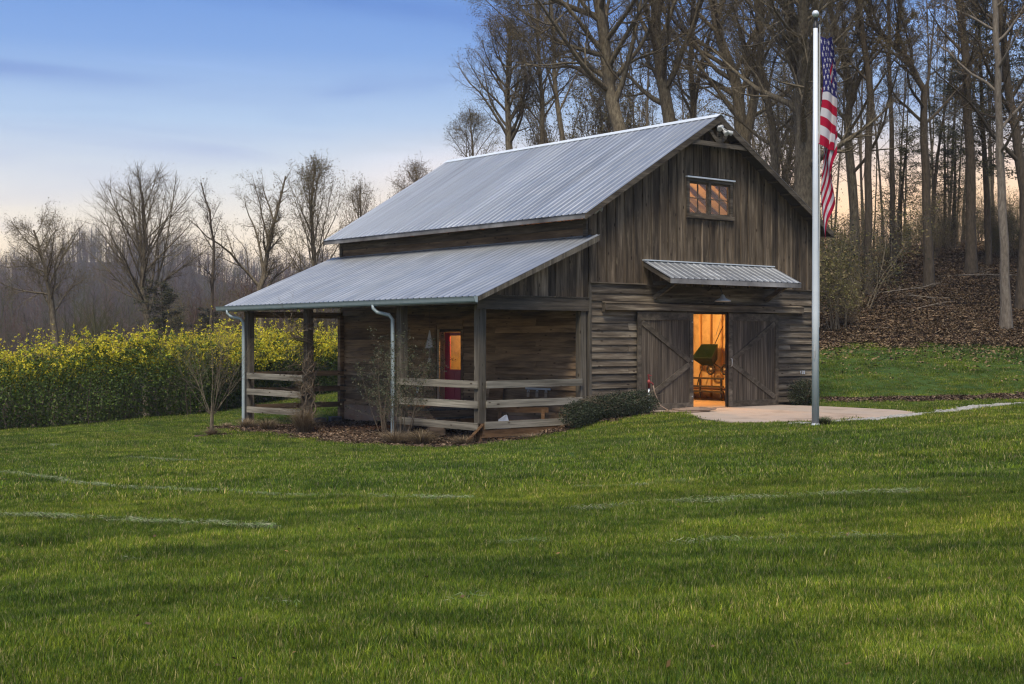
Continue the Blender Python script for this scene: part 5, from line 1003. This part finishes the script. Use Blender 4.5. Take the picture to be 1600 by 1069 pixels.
# dry vine wound round the third post, spilling over the roof edge
vn = tag(empty('climbing_vine', (-3.66, 8.3, hz(-3.8, 8.3))), 'leafless vine wound round a porch post and straggling over the roof edge', 'vine'); rg = random.Random(73); vl, tw = [], [[], [], []]
for i in range(9):
    a0 = rg.uniform(0, 6.28); pts = []; n = 26; up_ = rg.uniform(2.4, 3.9)
    for j in range(n):
        t = j / (n - 1); z = t * up_; a = a0 + t * rg.uniform(3, 7) ; r_ = .17 + .05 * math.sin(j * .9 + i); px2, py2 = .10 + math.cos(a) * r_, .11 + math.sin(a) * r_
        if z > 2.75: px2 = -.30 - (z - 2.75) * .15 + .1 * math.sin(j); z = z + .05
        pts.append((px2 + rg.gauss(0, .012), py2 + rg.gauss(0, .012) + max(0, z - 2.8) * rg.uniform(-.3, .3), z))
    vl.append((pts, [.030 * (1 - .6 * j / n) for j in range(n)]))
    for _ in range(9): q = pts[rg.randrange(4, n)]; grow(rg, q, norm3((rg.uniform(-1, .3), rg.uniform(-1, 1), rg.uniform(-.3, .9))), rg.uniform(.4, 1.2), .008, 0, B(seg=[6, 4, 2], wig=[.16, .2, .2], up=[-.03, -.03, 0], end=[.3, .3, .5], kids=[5, 3], t0=[.2, .1], ang=[(30, 60), (30, 60)], len=[.45, .5], short=[.3, .3], thin=[.6, .6], rmin=.003), tw)
for q, sp in (((-.36, -.15, 2.98), 14), ((-.36, .6, 2.98), 14)):
    for _ in range(sp): grow(rg, q, norm3((rg.uniform(-.1, .9), rg.uniform(-1, 1), rg.uniform(.2, .9))), rg.uniform(.5, 1.5), .009, 0, B(seg=[8, 4, 2], wig=[.16, .2, .2], up=[-.035, -.03, 0], end=[.3, .3, .5], kids=[5, 3], t0=[.2, .1], ang=[(30, 60), (30, 60)], len=[.35, .5], short=[.3, .3], thin=[.6, .6], rmin=.003), tw)
ob('stems', tube_mesh('stems', [(vl, 6)], M['vine']), vn); ob('twigs', tube_mesh('twigs', [(tw[0], 4), (tw[1], 3), (tw[2], 3)], M['vine']), vn)
# dry grass clumps and tangles
def dry_clump(x, y, h, w, n, label, seed, name='dry_grass_clump', col=((.24, .18, .11), (.17, .12, .07), (.32, .25, .16))):
    g = np.random.default_rng(seed); V, F, C = [], [], []
    for i in range(n):
        a = g.uniform(0, 6.28); r0 = abs(g.normal(0, .10)) * w; L_ = h * g.uniform(.5, 1.05); sp = g.uniform(.15, .8); p = np.array([math.cos(a) * r0, math.sin(a) * r0, 0.]); wd = .006; s = np.array([-math.sin(a), math.cos(a), 0]) * wd; c = np.array(col[g.integers(0, len(col))]) * g.uniform(.7, 1.3)
        for j in range(4):
            t = j / 3; q = p + np.array([math.cos(a), math.sin(a), 0]) * (sp * w * t ** 1.6) + np.array([0, 0, L_ * (t - .35 * t ** 3 * (sp + .3))]); b = len(V); V += [q - s * (1 - t * .7), q + s * (1 - t * .7)]; C += [c, c]
            if j: F.append((b - 2, b - 1, b + 1, b))
    t_ = tag(empty(name, (x, y, hz(x, y) - .02)), label, 'plant'); ob('blades', mesh_np('blades', np.array(V), np.array(F), M['clip'], col=np.array(C)), t_); return t_
dry_clump(-4.0, 7.95, .95, .75, 900, 'shaggy mound of dry stems heaped at the foot of the vine-covered post', 1)
dry_clump(-4.1, 11.2, .45, .7, 500, 'low tangle of dead grass by the far left porch post', 2); dry_clump(-4.1, 9.9, .5, .8, 500, 'low tangle of dead brush between the two left porch posts', 3)
dry_clump(-4.4, 12.0, .22, .4, 300, 'small pale tuft of dead grass at the foot of the left downspout', 4); dry_clump(-4.3, 1.6, .55, .8, 700, 'straggly dead weeds below the porch rails near the corner post', 5); dry_clump(-4.4, 2.6, .5, .9, 600, 'straggly dead weeds at the foot of the rose bush', 6)
dry_clump(-2.6, -.75, .2, .8, 350, 'strip of dry grass along the boards right of the corner post', 7); dry_clump(-4.0, .2, .35, .7, 400, 'dry grass at the foot of the sloping corner plank', 8)
dry_clump(.0, -7.75, .28, .45, 500, 'ring of rough grass round the foot of the flagpole', 9, col=((.09, .12, .05), (.16, .15, .08), (.06, .10, .03)))
dry_clump(yx, yy, .3, .5, 450, 'ring of dead grass round the foot of the young tree', 10)

# ------------------------------------------------------------------ rail fences round the porch
def fence(label, org):
    return tag(empty('rail_fence', org), label, 'fence', 'rail fences between the porch posts')
f1 = fence('three pale weathered rails between the corner post and the downspout', (PX, 1.8, -.6))
def rail(root, c, s, mt='rail', rot=(0, 0, 0)):
    o = board('rail', mt, root, c, s, rot); o.matrix_parent_inverse = Matrix.Translation(-Vector(root.location)); return o
for z_, a in ((.84, .004), (.33, -.003), (-.215, .002)): rail(f1, (PX - .025, 1.80, z_), (.045, 3.52, .185), rot=(R(a * 60), 0, 0))
f2 = fence('three rails on the gable side of the porch, the lowest half behind the bush', (-1.8, -.03, -.3))
for z_ in (.835, .345): rail(f2, (-1.86, -.035, z_), (3.22, .045, .185))
rail(f2, (-1.86, -.035, -.185), (3.3, .045, .18), 'rail')
f3 = fence('three pale rails behind the vine between the two left porch posts', (PX, 10.2, -.6))
for z_, a in ((.81, .2), (.315, .1), (-.235, -.5)): rail(f3, (PX - .025, 10.22, z_), (.045, 3.45, .185), rot=(R(a), 0, 0))
f4 = fence('dark rails closing the far end of the porch', (-1.9, 12.03, -.6))
for z_ in (.85, .34, -.19): rail(f4, (-1.86, 12.03, z_), (3.3, .045, .17), 'porch_h')
for z_ in (.93, .72, .44, .25, -.06): rail(f4, (-.12, 11.90, z_), (.30, .06, .05), 'post')
sk = tag(empty('retaining_boards', (PX + .2, 0, -.5)), 'stacked boards and a sloping plank holding the bank under the corner post', 'retaining wall')
for i, z_ in enumerate((-.385, -.60, -.82)): rail(sk, (-1.95 + .25 * i, -.02 + .012 * i, z_), (3.3 - .5 * i, .05, .205), 'crate_wood').name = 'skirt_board'
part('sloping_plank', MB().bar((-3.60, -.04, -.16), (-4.05, .55, -.95), .22, .05, (0, -.2, 1)), 'crate_wood', sk); part('end_block', MB().box(-3.62, -3.4, .0, .2, -.95, -.135), 'crate_wood', sk)

# ------------------------------------------------------------------ flagpole and flag
fx0, fy0 = -.25, -7.7; fz0 = hz(fx0, fy0); zt = 9.24
fp = tag(empty('flagpole', (fx0, fy0, fz0)), 'tall pale metal flagpole on the lawn in front of the barn', 'flagpole'); zt -= fz0
ob_ = MB().tube([(0, 0, -.2), (0, 0, 2.5), (0, 0, 5.0), (-.0, 0, zt - .4)], [.081, .078, .066, .048], 20).build('pole', M['white_metal'], fp, True)
MB().lathe([(.085, 0), (.10, .01), (.10, .03), (.082, .06)], (0, 0, .0), 20).build('base_collar', M['white_metal'], fp, True)
MB().lathe([(.05, 0), (.05, .10), (.03, .11), (.025, .2), (.04, .21), (.02, .25)], (0, 0, zt - .40), 14).build('truck', M['dark_steel'], fp, True)
MB().lathe([(0, -.078), (.045, -.066), (.07, -.03), (.078, 0), (.07, .03), (.045, .066), (0, .078)], (0, 0, zt - .08), 18).build('finial_ball', M['white_metal'], fp, True)
MB().tube([(0, 0, zt - .30), (.10 * CY, -.10 * SY, zt - .30)], .012, 6).build('pulley', M['dark_steel'], fp)
hr = MB().tube([(.09 * CY, -.09 * SY, zt - .3), (.085 * CY, -.085 * SY, 4.2), (.04, -.07, 2.2), (-.075, -.03, 1.72)], .006, 5).tube([(.10 * CY, -.10 * SY, zt - .3), (.09 * CY, -.10 * SY, 4.2), (-.07, -.04, 1.7)], .006, 5); 
for i in range(5): hr.tube([(-.09 + .004 * i, -.05, 1.82), (-.115 + .008 * i, -.06, 1.66), (-.10 + .006 * i, -.05, 1.48), (-.085, -.05, 1.66), (-.09, -.05, 1.82)], .007, 5)
hr.build('halyard', M['rope'], fp); MB().box(-.10, -.07, -.06, -.04, 1.55, 1.75).build('cleat', M['lampmetal'], fp)
# the flag: a big cloth hanging limp from the halyard; a runs along the fly, b down the hoist
NA, NB = 300, 208; aa, bb = np.meshgrid(np.linspace(0, 1, NA + 1), np.linspace(0, 1, NB + 1), indexing='ij'); HO, FLY = 2.40, 3.7
top = 8.70 - fz0
t_ = aa; K = .36; fr_ = np.clip(t_ / K, 0, 1); bk_ = np.clip((t_ - K) / (1 - K), 0, 1)      # front leaf near the hoist, then the fly falls behind it
xo = .06 + (.27 + .13 * bb) * np.sin(fr_ * np.pi / 2) - (.12 + .04 * bb) * np.sin(bk_ * np.pi / 2) + .09 * np.sin(bk_ * 9 + bb * 3.2) * (1 - .2 * bk_) + .02 * np.sin(fr_ * 9 + bb * 5)
drop = (.12 + .22 * bb) * fr_ ** 1.3 + 2.15 * bk_ * (1 - .02 * bb) + .05 * np.sin(2 * np.pi * (t_ * 2 + bb))
fold = .075 * np.sin(2 * np.pi * (fr_ * 2.0 + bb * .5)) * np.clip(t_ * 6, 0, 1) + .16 * np.sin(bk_ * np.pi / 2) + .06 * np.sin(bk_ * 17 + bb * 3) * np.clip(bk_ * 4, 0, 1)
# camera-aligned frame: 'xo' runs away from the pole along the camera's right, folds run across it
FXw = xo * CY + fold * SY; FYw = -xo * SY + fold * CY; FZw = top - bb * HO * (1 - .06 * t_) - drop
V = np.stack([FXw, FYw, FZw], -1).reshape(-1, 3); fidx = np.arange((NA + 1) * (NB + 1)).reshape(NA + 1, NB + 1); F = np.stack([fidx[:-1, :-1], fidx[1:, :-1], fidx[1:, 1:], fidx[:-1, 1:]], -1).reshape(-1, 4)
stripe = np.floor(np.clip(bb, 0, .9999) * 13).astype(int); red = (stripe % 2 == 0); colr = np.where(red[..., None], np.array([.42, .012, .045]), np.array([.62, .60, .62])); cant = (aa < .405) & (bb < 7 / 13); colr[cant] = (.035, .033, .15)
for row in range(9):
    for c_ in range(6 if row % 2 == 0 else 5):
        ca_, cb_ = (.405) * ((c_ + .5 if row % 2 == 0 else c_ + 1) / 6), (7 / 13) * (row + .7) / 9.4; dx_ = (aa - ca_) * FLY; dy_ = (bb - cb_) * HO; rr2 = np.hypot(dx_, dy_); th = np.arctan2(dx_, -dy_); sec = 2 * np.pi / 5; w_ = np.abs((th + sec / 2) % sec - sec / 2)
        Rs = .078; rin = Rs * .382; k1 = Rs * rin * math.sin(sec / 2) / (rin * np.sin(sec / 2 - w_) + Rs * np.sin(w_) + 1e-9); colr[rr2 < k1] = (.62, .60, .62)
fl = tag(empty('flag', (fx0, fy0, fz0 + .0)), 'large limp American flag hanging in folds from the flagpole', 'flag'); ob('cloth', mesh_np('cloth', V, F, M['flag'], smooth=True, col=colr.reshape(-1, 3)), fl)
MB().tube([(.085 * CY, -.085 * SY, top + .02), (.075 * CY, -.075 * SY, top - HO)], .012, 6).build('hoist_rope', M['rope'], fl)

# ------------------------------------------------------------------ small things round the barn
hx, hy = 1.66, -.62; hh = hz(hx, hy)
hyd = tag(empty('yard_hydrant', (hx, hy, hh)), 'red-headed yard hydrant on a pale pipe in front of the left sliding door', 'hydrant')
MB().tube([(0, 0, -.1), (0, 0, .74)], .022, 10).build('pipe', M['white_metal'], hyd, True)
MB().lathe([(.0, .72), (.035, .72), (.035, .86), (.045, .87), (.045, .92), (.02, .95), (.0, .96)], (0, 0, 0), 12).build('head', M['redpaint'], hyd, True)
MB().bar((.02, 0, .93), (-.03, 0, 1.09), .03, .02).bar((-.03, 0, 1.09), (.10, 0, 1.06), .03, .02).build('handle', M['redpaint'], hyd)
MB().tube([(0, 0, .86), (.07, -.02, .88), (.12, -.03, .84), (.13, -.03, .80)], .02, 8).build('spout', M['redpaint'], hyd, True)
pts = [(hx + .13, hy - .03, hh + .80), (hx + .17, hy - .05, hh + .6), (hx + .30, hy - .12, hh + .25), (hx + .42, hy - .3, .05)]; r_ = .42
for i in range(120): a = i * .33; rr = .42 - .09 * ((i // 20) % 3) + .02 * math.sin(i * 1.7); pts.append((2.55 + .75 * (rr / .42) * math.cos(a + 2.6) + .004 * i, hy - .55 + rr * math.sin(a + 2.6), .025 + .012 * (i // 19)))
tag(MB().tube(pts, .02, 7).build('garden_hose', M['hose'], None, True), 'tan garden hose hanging from the red hydrant and coiled on the apron', 'hose')
# bell hanging under the porch roof
bx, by = -2.4, 3.86; bl = tag(empty('wind_bell', (bx, by, 1.72)), 'pale cone-shaped wind bell hanging on a wire left of the red door', 'wind bell')
MB().lathe([(.012, .50), (.15, .0), (.145, .0), (.006, .49)], (0, 0, 0), 4).build('bell', M['tin'], bl); MB().tube([(0, 0, .49), (0, 0, 1.45)], .004, 5).build('wire', M['dark_steel'], bl)
MB().tube([(0, 0, .3), (0, 0, -.28)], .005, 5).lathe([(0, -.40), (.04, -.38), (.05, -.33), (.04, -.28), (0, -.27)], (0, 0, 0), 10).build('clapper', M['tin'], bl)
# cards on a bar, on the porch wall
cr_ = tag(empty('key_rack', (-.06, 2.0, .55)), 'pale bar with three small tagged padlocks on the porch wall', 'rack'); MB().box(-.03, -.0, -.56, .50, .02, .075).build('bar', M['rope'], cr_)
for y_ in (.38, .0, -.38): MB().box(-.03, -.015, y_ - .055, y_ + .055, -.19, -.07).build('tag_plate', M['jamb'], cr_); MB().tube([(-.02, y_ - .04, -.06), (-.02, y_ - .035, .0), (-.02, y_ + .035, .0), (-.02, y_ + .04, -.06)], .012, 6).build('shackle', M['rope'], cr_)
pw = tag(empty('plywood_offcut', (-.25, 3.75, -.3)), 'brown sheet of plywood leaning on the porch wall behind the corner post', 'board'); MB().bar((-.05, 0, -.3), (.14, 0, .88), .62, .02, (1, 0, 0)).build('sheet', M['crate_wood'], pw)
bn = tag(empty('wooden_bench', (-1.35, 1.15, -.42)), 'low overturned brown wooden bench with slanting legs behind the lower rail', 'bench')
MB().bar((-.55, .3, .52), (.62, -.38, .50), .05, .14).build('seat_board', M['crate_wood'], bn)
for t0_ in ((-.50, .27), (.50, -.31)): MB().bar((t0_[0], t0_[1], .50), (t0_[0] - .10, t0_[1] - .1, -.05), .09, .12).build('leg', M['crate_wood'], bn); MB().bar((t0_[0], t0_[1], .42), (t0_[0] + .16, t0_[1] + .2, -.05), .09, .10).build('leg', M['crate_wood'], bn)
MB().bar((-.5, .27, .2), (.5, -.31, .2), .03, .09).build('stretcher', M['crate_wood'], bn)
bgm = MB(); bgm.v = [(-.16, -.1, 0), (.15, -.12, 0), (.17, .1, 0), (-.14, .12, 0), (-.10, -.05, .28), (.10, -.02, .36), (.06, .05, .34), (-.12, .06, .24)]; bgm.f = [(0, 3, 2, 1), (0, 1, 5, 4), (1, 2, 6, 5), (2, 3, 7, 6), (3, 0, 4, 7), (4, 5, 6, 7)]
tag(bgm.build('feed_sack', M['plastic_white'], None, False, (-2.2, .85, -.36)), 'crumpled white sack beside the overturned bench on the porch', 'sack')
for i, (x_, y_, mt, lb) in enumerate(((-1.35, 12.02, 'blockpale', 'pale end of a concrete block laid left of the other two'), (-1.0, 11.98, 'block', 'dark concrete block in the middle of the short row by the foundation'), (-.45, 11.9, 'block', 'dark concrete block touching the foundation corner'))):
    b = MB().box(-.20, .20, -.1, .1, 0, .05).box(-.20, .20, -.1, .1, .15, .2).box(-.20, -.16, -.1, .1, .05, .15).box(-.02, .02, -.1, .1, .05, .15).box(.16, .20, -.1, .1, .05, .15).box(-.16, -.02, -.04, -.02, .05, .15).box(.02, .16, -.04, -.02, .05, .15).build('concrete_block', M[mt], None, False, (x_, y_, hz(x_, y_) - .01)); b.rotation_euler = (0, 0, -.1); tag(b, lb, 'block', 'concrete blocks by the foundation')
# ---- inside the open doors
sp = tag(empty('drop_spreader', (W - .55, 3.75, 1.15)), 'green-hoppered lawn spreader hung on the stud wall inside the open doors', 'spreader')
hm = MB(); hm.v = [(-.40, .45, .20), (.0, .36, .66), (.0, -.36, .66), (-.40, -.45, .20), (-.10, .24, -.04), (.16, .2, .16), (.16, -.2, .16), (-.10, -.24, -.04), (-.37, .41, .225), (-.02, .33, .63), (-.02, -.33, .63), (-.37, -.41, .225), (-.07, .2, .03), (.12, .17, .20), (.12, -.17, .20), (-.07, -.2, .03)]
hm.f = [(0, 1, 5, 4), (1, 2, 6, 5), (2, 3, 7, 6), (3, 0, 4, 7), (4, 5, 6, 7), (8, 12, 13, 9), (9, 13, 14, 10), (10, 14, 15, 11), (11, 15, 12, 8), (12, 15, 14, 13), (0, 8, 9, 1), (1, 9, 10, 2), (2, 10, 11, 3), (3, 11, 8, 0)]
hm.build('hopper', M['hopper'], sp)
fr = MB().tube([(-.05, .2, .05), (-.1, .35, -.35), (-.1, .5, -.85)], .02, 7).tube([(-.05, -.2, .05), (.05, -.45, -.12)], .018, 7).tube([(-.05, -.05, 0), (0, -.05, -.2), (0, -.7, -.17)], .018, 7).tube([(.1, -.1, .6), (.15, -.45, 1.25)], .014, 7).build('frame', M['dark_steel'], sp, True)
for y_ in (-.10, -.72):
    wh = MB(); 
    ring = [(-.06 + .13 * math.cos(t) * 0, y_ + .15 * math.cos(t), -.17 + .15 * math.sin(t)) for t in [i * 2 * math.pi / 20 for i in range(21)]]
    wh.tube(ring, .035, 8, False); w_o = wh.build('wheel', M['black'], sp, True); MB().lathe([(0, -.02), (.075, -.015), (.075, .015), (0, .02)], (-.06, y_, -.17), 16, (1, 0, 0)).build('rim', M['steel'], w_o, True)
rk = tag(empty('garden_rake', (W - .30, 3.25, 1.9)), 'rake and long handled tools hung high on the stud wall inside the doors', 'rake'); MB().tube([(0, .02, 1.0), (.0, -.05, -.4)], .014, 6).build('handle', M['steel'], rk)
m_ = MB().bar((0, .32, 1.02), (0, -.26, 1.0), .03, .05);
for i in range(9): m_.bar((0, .30 - i * .065, 1.0), (-.04, .30 - i * .065, .88), .01, .012)
m_.build('tines', M['dark_steel'], rk); MB().tube([(0, .15, .98), (.0, .45, .2)], .012, 6).build('second_handle', M['steel'], rk)
tr_ = tag(empty('utility_trailer', (W - 1.5, 4.0, 0)), 'dark low rail-sided trailer parked inside behind the spreader wall', 'trailer')
for z_ in (.72, .46, .30): MB().box(-.03, .03, -1.7, 1.9, z_ - .03, z_ + .03).build('side_rail', M['dark_steel'], tr_)
for y_ in (-1.6, -.7, .1, .9, 1.8): MB().box(-.026, .026, y_ - .026, y_ + .026, .10, .69).build('upright', M['dark_steel'], tr_)
MB().box(.03, 1.1, -1.7, 1.9, .34, .40).build('deck', M['crate_wood'], tr_)
for y_ in (.6,): MB().lathe([(0, -.07), (.16, -.07), (.2, -.03), (.2, .03), (.16, .07), (0, .07)], (-.12, y_ + .5, .20), 18, (1, 0, 0)).build('wheel', M['black'], tr_, True)
vs_ = tag(empty('tool_bag', (W - .35, 5.0, 1.95)), 'small red and black tool bag hung on a stud at the left of the opening', 'bag'); MB().lathe([(0, -.3), (.12, -.28), (.14, 0), (.10, .2), (0, .24)], (0, 0, 0), 10).build('bag', M['black'], vs_, True); MB().box(-.16, -.12, -.08, .08, -.15, .08).build('patch', M['redpaint'], vs_)
ntc = tag(empty('wall_notice', (1.32, 5.72, 1.7)), 'white paper with dark figures on the wall seen through the porch door glass', 'notice'); 
MB().box(-.01, 0, -.12, .10, -.3, .16).build('paper', M['plastic_white'], ntc)
for z_ in (.08, -.04, -.16): MB().box(-.014, -.0105, -.06, .05, z_ - .03, z_ + .02).build('figure', M['black'], ntc)

# ------------------------------------------------------------------ evening air
hzm = bpy.data.materials.new('evening_haze'); hzm.use_nodes = True; ht = hzm.node_tree; ht.nodes.clear(); ho = ht.nodes.new('ShaderNodeOutputMaterial'); pvn = ht.nodes.new('ShaderNodeVolumePrincipled')
pvn.inputs['Color'].default_value = (.86, .87, .95, 1); pvn.inputs['Density'].default_value = .0003; pvn.inputs['Anisotropy'].default_value = .0; ht.links.new(pvn.outputs[0], ho.inputs['Volume'])
HB = MB(); bx_ = [cam_xy(a, b) for a, b in ((-420, -60), (420, -60), (420, 900), (-420, 900))]; HB.prism(bx_, -22, 62, 'z'); hzo = tag(HB.build('haze', hzm), kind='stuff')
import bmesh
b_ = bmesh.new(); b_.from_mesh(hzo.data); bmesh.ops.recalc_face_normals(b_, faces=b_.faces); b_.to_mesh(hzo.data); b_.free()
